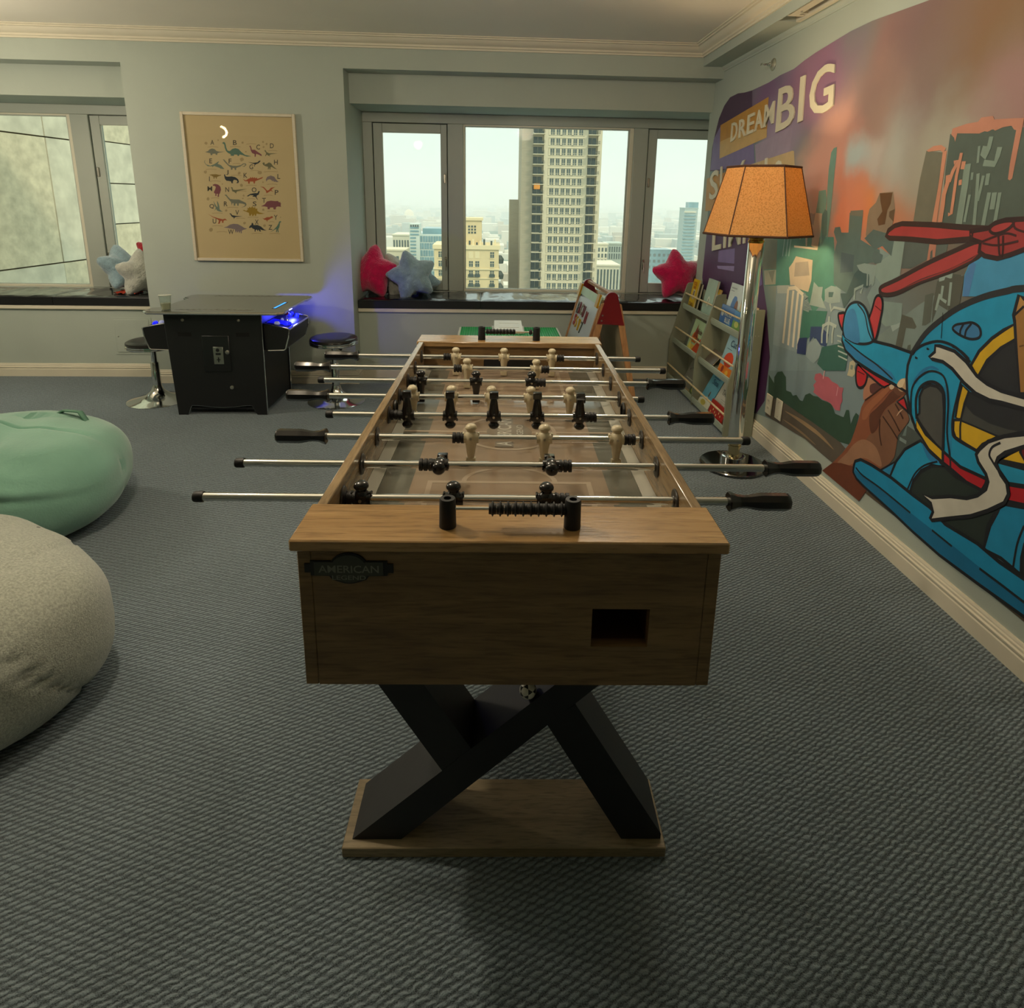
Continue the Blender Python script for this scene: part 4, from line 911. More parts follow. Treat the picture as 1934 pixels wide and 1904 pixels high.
DINO = [
 ('y', [(340, 578), (372, 568), (392, 548), (420, 538), (448, 545), (468, 566), (500, 574), (566, 574), (500, 585), (480, 592), (478, 610), (462, 610), (458, 596), (425, 598), (422, 614), (404, 612), (400, 592), (372, 586)]),
 ('g', [(533, 478), (545, 466), (562, 468), (572, 492), (580, 530), (592, 560), (618, 568), (645, 545), (680, 534), (718, 545), (745, 575), (790, 610), (862, 626), (810, 630), (760, 612), (728, 606), (722, 622), (708, 622), (702, 608), (668, 606), (664, 622), (630, 620), (626, 600), (600, 590), (575, 565), (562, 530), (556, 492)]),
 ('m', [(838, 512), (850, 505), (862, 530), (866, 552), (900, 552), (930, 575), (975, 605), (978, 626), (950, 610), (915, 598), (908, 632), (898, 632), (898, 602), (870, 590), (856, 565), (850, 530)]),
 ('b', [(1005, 562), (1020, 556), (1034, 580), (1060, 592), (1158, 594), (1080, 604), (1062, 616), (1080, 630), (1050, 618), (1034, 606), (1022, 626), (1016, 622), (1028, 592), (1016, 574)]),
 ('s', [(350, 672), (338, 676), (336, 690), (352, 716), (400, 732), (440, 716), (460, 705), (490, 684), (498, 686), (482, 710), (520, 726), (560, 770), (540, 766), (550, 774), (520, 762), (526, 774), (505, 756), (440, 734), (424, 752), (424, 738), (372, 738), (345, 715), (330, 690), (336, 672)]),
 ('y', [(540, 660), (556, 662), (580, 690), (610, 722), (650, 732), (700, 734), (745, 724), (770, 706), (800, 708), (806, 725), (780, 744), (752, 736), (775, 736), (797, 722), (776, 714), (740, 740), (692, 756), (690, 780), (676, 780), (670, 758), (650, 758), (648, 778), (632, 776), (630, 752), (600, 730), (562, 690)]),
 ('n', [(820, 688), (880, 700), (930, 694), (948, 676), (962, 674), (964, 682), (942, 704), (918, 714), (906, 720), (896, 738), (906, 742), (890, 740), (898, 716), (870, 706)]),
 ('b', [(985, 705), (996, 695), (1014, 700), (1008, 718), (1030, 712), (1060, 694), (1084, 706), (1106, 738), (1150, 772), (1120, 764), (1090, 744), (1076, 750), (1076, 774), (1066, 774), (1062, 750), (1054, 774), (1046, 772), (1050, 744), (1020, 738), (996, 724)]),
 ('u', [(384, 836), (420, 828), (470, 828), (500, 836), (522, 834), (520, 842), (490, 852), (474, 860), (472, 878), (464, 878), (460, 862), (448, 862), (446, 880), (438, 878), (434, 856), (410, 842)]),
 ('n', [(554, 832), (566, 828), (570, 850), (590, 856), (640, 852), (680, 860), (712, 884), (722, 912), (712, 928), (690, 926), (706, 914), (696, 894), (664, 890), (650, 918), (660, 926), (640, 930), (632, 908), (600, 902), (584, 902), (566, 884), (558, 856)]),
 ('o', [(764, 882), (800, 896), (828, 878), (846, 872), (850, 856), (862, 872), (874, 858), (884, 872), (896, 860), (906, 874), (920, 864), (930, 880), (996, 856), (980, 876), (930, 896), (904, 906), (900, 932), (888, 932), (884, 910), (844, 910), (842, 934), (826, 932), (824, 908), (790, 906)]),
 ('v', [(1030, 914), (1024, 885), (1040, 856), (1080, 842), (1118, 856), (1140, 890), (1160, 908), (1172, 912), (1150, 916), (1130, 910), (1112, 914), (1112, 902), (1100, 902), (1098, 912), (1090, 896), (1070, 884), (1044, 890), (1034, 902)]),
 ('m', [(426, 946), (452, 936), (488, 944), (514, 968), (520, 1004), (508, 1042), (498, 1054), (498, 1082), (480, 1080), (486, 1050), (470, 1046), (468, 1074), (456, 1072), (456, 1044), (444, 1042), (440, 1026), (456, 996), (462, 970), (446, 958), (430, 956)]),
 ('b', [(628, 980), (640, 972), (652, 980), (652, 1000), (680, 1004), (740, 998), (820, 992), (740, 1010), (704, 1020), (690, 1034), (696, 1048), (680, 1036), (664, 1024), (650, 1022), (642, 1004), (642, 990)]),
 ('n', [(810, 1072), (850, 1048), (900, 1040), (930, 1040), (940, 1018), (958, 1018), (950, 1034), (944, 1056), (922, 1068), (920, 1090), (938, 1116), (924, 1108), (906, 1082), (880, 1080), (870, 1082), (886, 1066), (850, 1062), (824, 1078)]),
 ('o', [(958, 966), (1000, 970), (1022, 992), (1040, 1012), (1060, 1004), (1080, 980), (1130, 970), (1096, 992), (1086, 1006), (1110, 1026), (1078, 1014), (1054, 1030), (1032, 1042), (1022, 1012), (996, 982)]),
 ('s', [(474, 1124), (490, 1150), (502, 1190), (504, 1222), (520, 1236), (540, 1250), (500, 1246), (478, 1238), (466, 1218), (444, 1240), (462, 1206), (448, 1180), (434, 1126), (464, 1180), (482, 1200), (478, 1160)]),
 ('y', [(558, 1060), (580, 1056), (598, 1080), (624, 1106), (660, 1110), (720, 1112), (760, 1130), (800, 1150), (808, 1172), (790, 1192), (746, 1202), (784, 1186), (792, 1168), (760, 1158), (720, 1154), (718, 1182), (704, 1182), (700, 1156), (682, 1158), (680, 1182), (664, 1180), (662, 1154), (648, 1152), (640, 1178), (632, 1140), (600, 1104), (580, 1076)]),
 ('k', [(764, 1236), (780, 1228), (804, 1240), (820, 1226), (816, 1204), (832, 1210), (840, 1192), (856, 1206), (872, 1184), (884, 1206), (904, 1196), (908, 1216), (930, 1214), (926, 1236), (950, 1256), (1012, 1272), (950, 1276), (920, 1270), (914, 1296), (900, 1294), (898, 1274), (884, 1296), (870, 1296), (866, 1272), (852, 1296), (838, 1294), (834, 1262), (800, 1248)]),
 ('m', [(968, 1188), (1010, 1168), (1036, 1134), (1080, 1124), (1130, 1130), (1160, 1128), (1172, 1144), (1190, 1138), (1184, 1156), (1196, 1150), (1190, 1176), (1196, 1194), (1160, 1190), (1140, 1196), (1134, 1224), (1110, 1222), (1108, 1202), (1072, 1202), (1066, 1222), (1044, 1220), (1042, 1196), (1010, 1190)]),
 ('o', [(368, 1272), (430, 1304), (490, 1322), (540, 1334), (566, 1326), (592, 1348), (566, 1344), (548, 1352), (550, 1372), (530, 1374), (532, 1352), (516, 1352), (506, 1382), (486, 1386), (498, 1350), (480, 1334), (430, 1312)]),
 ('n', [(612, 1270), (632, 1268), (646, 1288), (690, 1296), (764, 1300), (690, 1308), (674, 1314), (664, 1334), (662, 1314), (646, 1308), (634, 1296), (628, 1280)]),
 ('v', [(550, 1426), (586, 1416), (620, 1394), (660, 1384), (710, 1388), (750, 1410), (780, 1430), (816, 1440), (770, 1454), (754, 1462), (754, 1492), (742, 1492), (740, 1464), (724, 1492), (716, 1466), (700, 1488), (692, 1462), (680, 1488), (676, 1448), (640, 1440), (590, 1432)]),
 ('n', [(834, 1424), (850, 1402), (862, 1398), (866, 1374), (880, 1376), (886, 1400), (930, 1398), (970, 1416), (1002, 1446), (1034, 1460), (990, 1458), (960, 1448), (970, 1472), (956, 1472), (940, 1450), (932, 1470), (924, 1450), (910, 1452), (908, 1474), (898, 1472), (898, 1448), (876, 1438), (862, 1424), (842, 1434)]),
 ('o', [(984, 1318), (1004, 1326), (1036, 1310), (1070, 1310), (1086, 1298), (1106, 1304), (1100, 1318), (1082, 1324), (1062, 1338), (1044, 1344), (1040, 1366), (1030, 1344), (1006, 1338)]),
 ('g', [(1172, 1360), (1190, 1354), (1200, 1364), (1184, 1372), (1180, 1400), (1174, 1430), (1164, 1440), (1168, 1482), (1158, 1482), (1156, 1446), (1146, 1480), (1138, 1478), (1144, 1440), (1110, 1460), (1070, 1480), (1120, 1444), (1150, 1410), (1168, 1378)])]
by = {}
for c, pts in DINO: by.setdefault(c, []).append(pts)
mb = MB(O); ms = []
for c, L in by.items():
    for pts in L: mb.raw([pp(x, y, .0002) for x, y in pts], [tuple(range(len(pts)))], len(ms))
    ms.append(M('ink_'+c, CL[c], .75, var=.06, vs=60))
tri(mb); mb.build('dinosaur_print', ms, po)
mb = MB(O)
LET = dict(A=(422, 470), B=(676, 472), C=(938, 522), D=(1092, 508), E=(405, 678), F=(622, 680), G=(860, 745), H=(1137, 692), I=(390, 880), J=(592, 808), K=(795, 840), L=(1170, 853), M=(395, 990), N=(590, 1000), O=(892, 1003), P=(1145, 1032), Q=(417, 1190), R=(573, 1160), S=(898, 1160), T=(1003, 1122), U=(447, 1355), V=(702, 1258), W=(632, 1475), X=(922, 1365), Y=(1135, 1312), Z=(1075, 1425))
for ch, (x, y) in LET.items():
    w = dict(I=4, J=13, M=27, W=32, O=27, Q=27, L=16, E=16, F=16).get(ch, 21); h = 27
    put_text(mb, ch, pp(x-w, y+h, .0003), pp(x+w, y+h, .0003), pp(x+w, y-h, .0003), pp(x-w, y-h, .0003))
mb.build('alphabet_print', M('ink_lettering', '4a463d', .75), po)
mb = MB(O); rnd = random.Random(5)
for (x, y, w) in ((430, 518, 60), (680, 515, 60), (860, 485, 55), (1100, 560, 50), (695, 706, 45), (410, 770, 60), (900, 785, 50), (1080, 796, 80), (455, 902, 60), (690, 838, 60), (860, 950, 60), (1095, 938, 60), (760, 1015, 45), (455, 1092, 45), (860, 1102, 45), (1050, 1062, 50), (650, 1198, 65), (480, 1262, 60), (880, 1308, 60), (1090, 1242, 50), (480, 1405, 60), (740, 1320, 50), (530, 1472, 60), (925, 1490, 60), (1125, 1492, 60), (1090, 1360, 30)):
    mb.raw([pp(x+w*t, y+6*t*t+k, .0002) for t in (-1, -.5, 0, .5, 1) for k in (-3, 3)], [(2*i, 2*i+1, 2*i+3, 2*i+2) for i in range(4)])
for (x, y, r) in ((352, 478, 18), (488, 446, 10), (992, 465, 13), (1032, 488, 13), (998, 522, 12), (755, 662, 24), (725, 816, 18), (955, 810, 24), (750, 952, 18), (375, 1105, 18), (775, 1068, 12), (765, 1100, 10), (408, 1453, 24), (785, 1376, 16), (1010, 1405, 16), (345, 802, 20), (992, 918, 10), (535, 938, 8), (578, 1236, 14), (996, 1228, 14), (800, 575, 10), (762, 472, 14), (1190, 1312, 8)):
    mb.raw([pp(x+r*math.cos(.7*i)*(.8+.3*rnd.random()), y+r*math.sin(.7*i)*(.7+.4*rnd.random()), .0002) for i in range(9)], [tuple(range(9))])
mb.build('leaf_print', M('ink_t', CL['t'], .8), po)

# ------------------------------------------------------------------ mural on the right wall
mu = thing('wall_mural', 'painted skyline mural with a hand holding a blue toy helicopter on the right wall', 'mural', (XR, 3.0, 1.1)); O = mu.location
ZF = {'1': (1300, 100, .19963), '2': (1420, 240, .24159), '3': (1600, 180, .19952), '4': (1560, 520, .22065), '5': (1540, 820, .20372), '6': (1420, 640, .16807), '7': (1640, 0, .1681), 'A': (1300, 0, .32782), 'B': (1300, 380, .32782)}
XMAX = 2080.
NF = [0]
def wp_(f, x, y, l):
    a, b, k = ZF[f]; px = a+x*k; py = b+y*k
    return at(min(px, XMAX), py, x=XR-.0012-l*.0003-NF[0]*.000002)
def smooth(pts, closed=True, n=4):
    m = len(pts); o = []
    for i in range(m if closed else m-1):
        g = lambda j: Vector(pts[j % m] if closed else pts[max(0, min(m-1, j))])
        p0, p1, p2, p3 = g(i-1), g(i), g(i+1), g(i+2)
        for k in range(n):
            t = k/n; o.append(tuple(.5*((2*p1)+(p2-p0)*t+(2*p0-5*p1+4*p2-p3)*t*t+(3*p1-p0-3*p2+p3)*t*t*t)))
    if not closed: o.append(tuple(pts[-1]))
    return o
class Paint:
    def __init__(s): s.mb = MB(O); s.ms = []; s.ix = {}
    def mat(s, c):
        if c not in s.ix: s.ix[c] = len(s.ms); s.ms.append(M('mural_'+c, c, .55, var=.07, vs=14))
        return s.ix[c]
    def fill(s, f, c, pts, l, sm=False, edge=None, ew=.011):
        NF[0] += 1; q = smooth([Vector(p) for p in pts]) if sm else pts
        P = [wp_(f, x, y, l) for x, y in q]; s.mb.raw(P, [tuple(range(len(P)))], s.mat(c))
        if edge: s.stroke(f, edge, list(q)+[q[0]], l+1, ew)
        return s
    def stroke(s, f, c, pts, l, w=.011, sm=False, taper=False):
        NF[0] += 1; q = smooth([Vector(p) for p in pts], False) if sm else pts
        P = [wp_(f, x, y, l) for x, y in q]; vs = []; n = len(P)
        for i, p in enumerate(P):
            d = P[min(i+1, n-1)]-P[max(i-1, 0)]; d.x = 0
            if i in (0, n-1) and (P[0]-P[-1]).length < 1e-6: d = P[1]-P[-2]; d.x = 0
            if d.length < 1e-7: d = Vector((0, 1, 0))
            d.normalize(); k = w/2*(math.sin(math.pi*(i+.3)/(n-.4)) if taper else 1)
            nn = Vector((0, -d.z, d.y))*k; vs += [p+nn, p-nn]
        s.mb.raw(vs, [(2*i, 2*i+1, 2*i+3, 2*i+2) for i in range(n-1)], s.mat(c)); return s
    def done(s, name, par=mu):
        tri(s.mb); return s.mb.build(name, s.ms, par)
# background: soft paint washes mixed by position on the wall
BLOBS = [(1440, 600, 1.3, '6f8580'), (1700, 560, 1.0, '70807c'), (1560, 760, .9, '7a8d92'), (1900, 420, .8, '6c6a60'), (1500, 440, .40, 'b0a890'), (1390, 210, .42, '5d4466'), (1450, 185, .30, '74597e'), (1500, 160, .25, '80688a'), (1545, 150, .42, '8f6a84'), (1470, 280, .28, '9a86a2'), (1545, 330, .26, 'c69888'), (1590, 260, .28, 'c49486'), (1610, 330, .22, 'd08a70'), (1655, 385, .26, 'e08e58'), (1600, 420, .18, 'e08a68'), (1690, 430, .22, 'd07f5e'), (1740, 360, .30, 'b88468'), (1700, 110, .42, '94706c'), (1790, 70, .45, '7d6462'), (1680, 220, .30, 'a08478'), (1710, 270, .24, 'b4b8ae'), (1640, 290, .12, 'b9b3aa'), (1610, 285, .10, 'aebdbd'), (1790, 170, .34, '84706c'), (1840, 215, .26, '8f9188'), (1850, 110, .30, '80736f'), (1915, 40, .42, '806044'), (1905, 130, .22, '7f684e'), (1900, 200, .24, '977672'), (1780, 290, .25, 'a29f90')]
bgm = bpy.data.materials.new('mural_sky_wash'); bgm.use_nodes = True; t = bgm.node_tree; n = t.nodes; L = t.links; b = n['Principled BSDF']; b.inputs['Roughness'].default_value = .55
tcn = n.new('ShaderNodeTexCoord'); nz = n.new('ShaderNodeTexNoise'); nz.inputs['Scale'].default_value = 3.5; nz.inputs['Detail'].default_value = 4; L.new(tcn.outputs['Object'], nz.inputs[0])
sb = n.new('ShaderNodeVectorMath'); sb.operation = 'MULTIPLY_ADD'; sb.inputs[1].default_value = (0, .34, .26); sb.inputs[2].default_value = (0, -.17, -.13); L.new(nz.outputs['Color'], sb.inputs[0])
ad = n.new('ShaderNodeVectorMath'); L.new(tcn.outputs['Object'], ad.inputs[0]); L.new(sb.outputs[0], ad.inputs[1])
prev = None
for px, py, r, c in BLOBS:
    q = at(px, py, x=XR)-O; q.x = 0
    d = n.new('ShaderNodeVectorMath'); d.operation = 'DISTANCE'; d.inputs[1].default_value = q; L.new(ad.outputs[0], d.inputs[0])
    mr = n.new('ShaderNodeMapRange'); mr.interpolation_type = 'SMOOTHERSTEP'; mr.inputs[1].default_value = r*1.25; mr.inputs[2].default_value = r*.12; L.new(d.outputs['Value'], mr.inputs[0])
    mx = n.new('ShaderNodeMix'); mx.data_type = 'RGBA'; L.new(mr.outputs[0], mx.inputs[0])
    if prev is None: mx.inputs[6].default_value = (*srgb('6f8482'), 1)
    else: L.new(prev.outputs[2], mx.inputs[6])
    mx.inputs[7].default_value = (*srgb(c), 1); prev = mx
L.new(prev.outputs[2], b.inputs['Base Color'])
top = [(1, x, y) for x, y in [(185, 1500), (190, 1300), (205, 1120), (215, 1000), (230, 900), (255, 760), (290, 620), (340, 500), (395, 420), (470, 382), (530, 375), (600, 355), (760, 280), (870, 210), (1000, 150), (1100, 70), (1200, 0)]]
outl = [('1', x, y) for _, x, y in top]+[('A', 935, 180), ('A', 1060, 120), ('A', 1390, 0), ('A', 1934, -215), ('A', 2380, -390)]
outl += [('5', 2600, 2440), ('5', 1934, 1745), ('5', 800, 815), ('5', 455, 545), ('6', 1265, 1690), ('6', 905, 1395), ('6', 790, 1300), ('6', 600, 1130), ('6', 400, 1010), ('6', 260, 925), ('6', 130, 870), ('6', 35, 835), ('B', 345, 1200), ('B', 110, 900), ('B', 80, 430), ('B', 105, 190)]
mb = MB(O); P = [wp_(f, x, y, 0) for f, x, y in outl]; mb.raw(P+[p+Vector((.0008, 0, 0)) for p in P], [tuple(range(len(P)))]); tri(mb)
mb.build('painted_sky', bgm, mu)
K = '1a1c20'
p = Paint()
F = p.fill
F('1', '4a3450', [(225, 900), (255, 760), (290, 620), (340, 500), (395, 420), (470, 382), (530, 375), (604, 356), (604, 800), (620, 1080), (400, 1080), (330, 1110), (205, 1120)], 1)
F('1', '77699a', [(240, 820), (300, 700), (604, 620), (630, 1060), (330, 1100), (208, 1110)], 2)
F('1', '9a8aa0', [(630, 870), (740, 820), (985, 700), (960, 930), (640, 1040)], 2)
F('B', '54395f', [(105, 190), (330, 195), (420, 300), (432, 480), (455, 640), (420, 900), (385, 1225), (330, 1190), (150, 1100), (80, 440)], 1)
F('B', '7d6aa0', [(175, 285), (268, 272), (265, 360), (170, 350)], 2); F('B', '9484b4', [(165, 372), (265, 374), (262, 404), (170, 388)], 2)
F('B', '7a64a0', [(372, 210), (410, 260), (425, 480), (400, 500), (360, 400)], 2); F('B', '3f1f45', [(400, 900), (452, 640), (470, 900), (440, 1150), (390, 1225), (380, 1000)], 2)
F('1', 'b8873c', [(305, 685), (760, 415), (752, 560), (740, 800), (295, 1000)], 3); F('1', 'c9a668', [(300, 840), (520, 740), (742, 720), (740, 800), (295, 1000)], 4)
F('1', 'c4ab7c', [(560, 1065), (985, 925), (1000, 930), (1017, 1340), (700, 1400), (560, 1400)], 3); F('1', 'bf9256', [(175, 1190), (400, 1110), (380, 1480), (160, 1497)], 3)
# skyline
S2 = lambda c, pts, l=2, sm=False: F('2', c, pts, l, sm)
F('2', '7f9498', [(190, 1240), (700, 1240), (720, 1904), (140, 1904), (180, 1600)], 1)
S2('4f8678', [(210, 860), (500, 860), (560, 860), (640, 860), (660, 1240), (480, 1460), (420, 1300), (290, 1240), (95, 1240), (90, 900)], 2)
S2('6a9488', [(580, 840), (590, 480), (600, 340), (620, 200), (640, 165), (665, 155), (660, 230), (640, 420), (620, 620), (590, 880)], 3, False)
S2('6f9a8a', [(500, 670), (515, 580), (525, 500), (578, 490), (585, 560), (560, 850), (530, 930), (545, 690)], 3); S2('4c6f68', [(545, 700), (572, 640), (590, 660), (585, 840), (545, 930)], 4)
S2('b6a98e', [(495, 670), (550, 675), (540, 800), (515, 950), (465, 930), (480, 760)], 5); S2('8d8680', [(445, 690), (462, 670), (480, 680), (497, 672), (480, 770), (455, 745)], 5)
S2('5e7671', [(640, 820), (650, 785), (690, 780), (700, 825), (755, 825), (765, 670), (870, 660), (850, 880), (930, 930), (1000, 960), (1000, 1060), (930, 1060), (860, 1080), (800, 1150), (740, 1300), (640, 1230), (640, 1000), (665, 900)], 3)
S2('77786a', [(768, 690), (772, 655), (870, 648), (868, 700)], 4); S2('52666a', [(700, 980), (800, 1000), (790, 1130), (690, 1140)], 4); S2('48605e', [(740, 1300), (800, 1150), (860, 1080), (930, 1080), (960, 1200), (900, 1260), (840, 1240), (780, 1330), (720, 1420), (690, 1300)], 4)
S2('8d7d68', [(890, 850), (905, 700), (920, 640), (970, 590), (1000, 515), (1105, 505), (1120, 650), (1100, 760), (1050, 830), (1000, 870)], 3)
S2('62482f', [(1000, 518), (1100, 512), (1085, 600), (1060, 650), (1040, 760), (990, 770), (980, 720), (1020, 660), (1005, 580)], 4); S2('62503c', [(1075, 660), (1118, 640), (1105, 740), (1072, 700)], 4)
S2('5a6f6b', [(880, 870), (950, 800), (1050, 830), (1115, 870), (1090, 1010), (1020, 930), (960, 960)], 4); S2('859b97', [(1000, 940), (1095, 1010), (1159, 860), (1159, 1290), (1000, 1300), (940, 1440), (900, 1330), (960, 1200)], 2)
S2('5d716e', [(935, 1010), (960, 965), (1025, 1000), (1010, 1060), (960, 1070)], 5)
S2('c6b9a0', [(345, 1010), (475, 1040), (465, 1200), (440, 1290), (300, 1240), (290, 1100), (320, 1060)], 4); S2('a39b8c', [(340, 1060), (440, 1050), (450, 1160), (330, 1170)], 5); S2('d3c7ae', [(330, 925), (515, 945), (512, 962), (330, 940)], 5); S2('d3c7ae', [(418, 800), (438, 800), (432, 930), (420, 930)], 5); S2('c2b8a2', [(385, 790), (440, 760), (460, 790), (450, 820), (400, 815), (378, 880), (368, 860)], 5)
S2('757a68', [(105, 870), (200, 880), (190, 1110), (80, 1115)], 3); S2('a0a18c', [(95, 1120), (190, 1115), (185, 1230), (100, 1235)], 3); S2('7d8473', [(130, 1130), (180, 1120), (160, 1220)], 4)
for q in ((258, 870), (284, 870), (306, 880)): p.stroke('2', '8fb0ac', [(q[0], q[1]), (q[0]-12, 960), (q[0]-18, 1010)], 5, .010)
S2('8a9ca0', [(200, 1237), (330, 1235), (410, 1300), (350, 1760), (165, 1700)], 4); S2('a8b2ac', [(195, 1240), (290, 1238), (288, 1300), (200, 1300)], 5)
for i, x in enumerate((285, 325, 362, 398)): p.stroke('2', 'd8d2bc', [(x, 1265+i*14), (x-22, 1500), (x-42, 1690+i*16)], 6, .022)
p.stroke('2', 'd8d2bc', [(285, 1262), (340, 1256), (402, 1312)], 6, .02)
S2('9aada8', [(485, 1210), (520, 1250), (555, 1250), (545, 1330), (580, 1420), (450, 1390), (470, 1300)], 5); S2('93a7a2', [(570, 1270), (620, 1240), (665, 1250), (695, 1270), (690, 1370), (610, 1380), (570, 1360)], 5); S2('52706a', [(600, 1290), (640, 1290), (630, 1330), (600, 1330)], 6)
p.stroke('2', 'aab8b0', [(610, 1380), (620, 1440), (640, 1410), (730, 1430)], 6, .012); p.stroke('2', '93a7a2', [(400, 1310), (440, 1330), (415, 1350), (440, 1370), (410, 1390), (445, 1410), (405, 1430), (445, 1440)], 6, .010)
S2('3f7566', [(400, 1430), (590, 1440), (560, 1560), (440, 1650), (360, 1760), (378, 1600)], 5)
S2('2c3a66', [(370, 1650), (432, 1645), (420, 1780), (352, 1770), (355, 1700)], 6); S2('36486f', [(460, 1560), (540, 1560), (600, 1620), (580, 1720), (530, 1700), (480, 1640), (450, 1680)], 6)
S2('8fa2a6', [(440, 1700), (500, 1650), (545, 1720), (530, 1800), (480, 1850), (420, 1790)], 7)
for x in (560, 600, 640): p.stroke('2', 'a9b8b0', [(x, 1540), (x-12, 1620), (x-14, 1690)], 7, .014)
p.stroke('2', 'a9b8b0', [(550, 1560), (600, 1530), (660, 1560)], 7, .016); p.stroke('2', 'a9b8b0', [(604, 1480), (602, 1540)], 7, .016)
S2('38645a', [(550, 1720), (700, 1690), (750, 1770), (730, 1904), (560, 1904), (510, 1850)], 7)
for i in range(5): p.stroke('2', 'a9b8b0', [(665+i*3, 1630+40*i), (700, 1640+40*i), (745, 1655+42*i)], 8, .007)
S2('93a7a0', [(820, 1080), (880, 1065), (970, 1080), (955, 1230), (925, 1230), (915, 1150), (870, 1140), (840, 1120)], 6)
for x in (905, 925, 945): p.stroke('2', '93a7a0', [(x, 1130), (x-4, 1240)], 7, .010)
p.stroke('2', '93a7a0', [(800, 1350), (805, 1270), (870, 1240), (850, 1300)], 6, .014)
S2('9fb0aa', [(1030, 1380), (1159, 1390), (1159, 1560), (1100, 1600), (1080, 1540), (1020, 1530), (1000, 1470)], 3)
S3 = lambda c, pts, l=3: F('3', c, pts, l)
S3('6f6f5f', [(625, 1200), (690, 790), (750, 525), (905, 540), (870, 800), (805, 1210)]); S3('c68a6e', [(905, 535), (945, 520), (920, 700), (845, 1212), (800, 1212), (865, 850)], 4); S3('c68a6e', [(750, 525), (820, 480), (890, 470), (935, 500), (910, 545), (880, 520), (770, 535)], 5)
S3('505d55', [(930, 700), (975, 368), (1040, 360), (1250, 360), (1300, 340), (1560, 288), (1612, 310), (1700, 300), (2450, 300), (2450, 1300), (880, 1215)], 3)
S3('b97f68', [(985, 372), (998, 315), (1130, 270), (1240, 250), (1270, 210), (1380, 195), (1392, 228), (1560, 218), (1675, 214), (1665, 270), (1562, 785), (1540, 805), (1522, 795), (1540, 650), (1600, 330), (1580, 325), (1555, 288), (1480, 300), (1400, 335), (1380, 320), (1330, 345), (1300, 340), (1250, 362), (1042, 360), (1022, 440), (1012, 400)], 5)
for a, w in (([(1240, 740), (1225, 950), (1200, 1230)], .014), ([(1290, 760), (1260, 900), (1235, 1000)], .012), ([(1345, 920), (1310, 1100), (1285, 1230)], .016), ([(1445, 920), (1425, 1050), (1398, 1200)], .014), ([(1395, 920), (1370, 1080)], .020), ([(1140, 650), (1115, 850), (1090, 1000), (1055, 1222)], .030), ([(1365, 390), (1340, 500), (1300, 590), (1280, 560), (1305, 480)], .018), ([(1445, 490), (1425, 570), (1395, 650), (1290, 640)], .020), ([(1335, 740), (1320, 850)], .016), ([(1185, 730), (1178, 800)], .01), ([(1250, 480), (1235, 640)], .01), ([(1160, 940), (1110, 1200)], .012)): p.stroke('3', '7d9084', a, 6, w)
for a, w in (([(1082, 545), (1062, 640), (1035, 760), (985, 1120), (955, 1128)], .014), ([(955, 755), (950, 830), (915, 940), (905, 1040), (880, 1200)], .020), ([(1010, 640), (1060, 610), (1000, 720), (965, 820)], .016), ([(1105, 625), (1090, 700)], .018), ([(1072, 800), (1068, 850)], .014)): p.stroke('3', 'c68a6e', a, 7, w)
S3('5b6660', [(545, 1375), (960, 1400), (940, 1480), (750, 1560), (600, 1640), (510, 1640)], 3); S3('8fa49a', [(430, 1375), (545, 1378), (500, 1700), (330, 1800), (255, 1700), (275, 1600), (420, 1500)], 3); S3('b97f68', [(780, 1400), (845, 1405), (830, 1530), (808, 1535), (808, 1460), (790, 1480), (780, 1565), (755, 1565)], 5)
S3('53584f', [(850, 1760), (1000, 1690), (1080, 1700), (1070, 1904), (850, 1904)], 3); S3('97aaa2', [(870, 1720), (1000, 1680), (990, 1740), (930, 1720), (900, 1800), (870, 1760)], 4)
S4 = lambda c, pts, l=3: F('4', c, pts, l)
S4('859992', [(480, 220), (655, 240), (640, 400), (600, 420), (510, 440), (470, 400)]); S4('7b8b86', [(420, 545), (600, 400), (800, 250), (1150, 30), (1150, 0), (1180, 0), (1100, 300), (735, 640)], 2)
S4('5a5c50', [(650, 335), (740, 365), (775, 440), (760, 460), (685, 450), (650, 620), (595, 600)], 4); S4('5c6258', [(850, 170), (920, 150), (895, 400), (850, 430), (822, 430)], 4); S4('565a50', [(950, 60), (1090, 20), (1040, 300), (960, 250), (905, 410), (915, 250)], 4); S4('55574d', [(1085, 20), (1185, 0), (1140, 260), (1050, 330), (1035, 350)], 4); S4('565c52', [(700, 600), (725, 592), (725, 650), (690, 640)], 4)
for a in ([(1000, 90), (985, 200), (1030, 230)], [(975, 160), (940, 300)], [(1070, 60), (1050, 260)]): p.stroke('4', '93a59c', a, 5, .012)
F('6', '304c3c', [(190, 400), (250, 500), (252, 430), (290, 372), (340, 365), (382, 430), (385, 580), (440, 600), (460, 640), (500, 630), (540, 690), (570, 700), (600, 630), (650, 610), (690, 640), (740, 650), (790, 690), (850, 710), (900, 740), (935, 840), (1000, 870), (1030, 880), (1060, 800), (1090, 800), (1110, 960), (1140, 880), (1170, 830), (1200, 860), (1150, 1060), (1090, 1190), (990, 1160), (700, 950), (380, 730), (180, 640)], 4)
F('6', '5c5449', [(180, 640), (380, 730), (700, 950), (990, 1160), (1050, 1230), (940, 1380), (905, 1392), (790, 1298), (600, 1128), (400, 1008), (270, 930), (150, 860)], 3)
p.stroke('6', '9a8060', [(370, 810), (560, 930), (760, 1080), (920, 1245)], 5, .022, True, True); p.stroke('6', '8c765a', [(350, 905), (540, 1040), (720, 1195)], 5, .013, True, True)
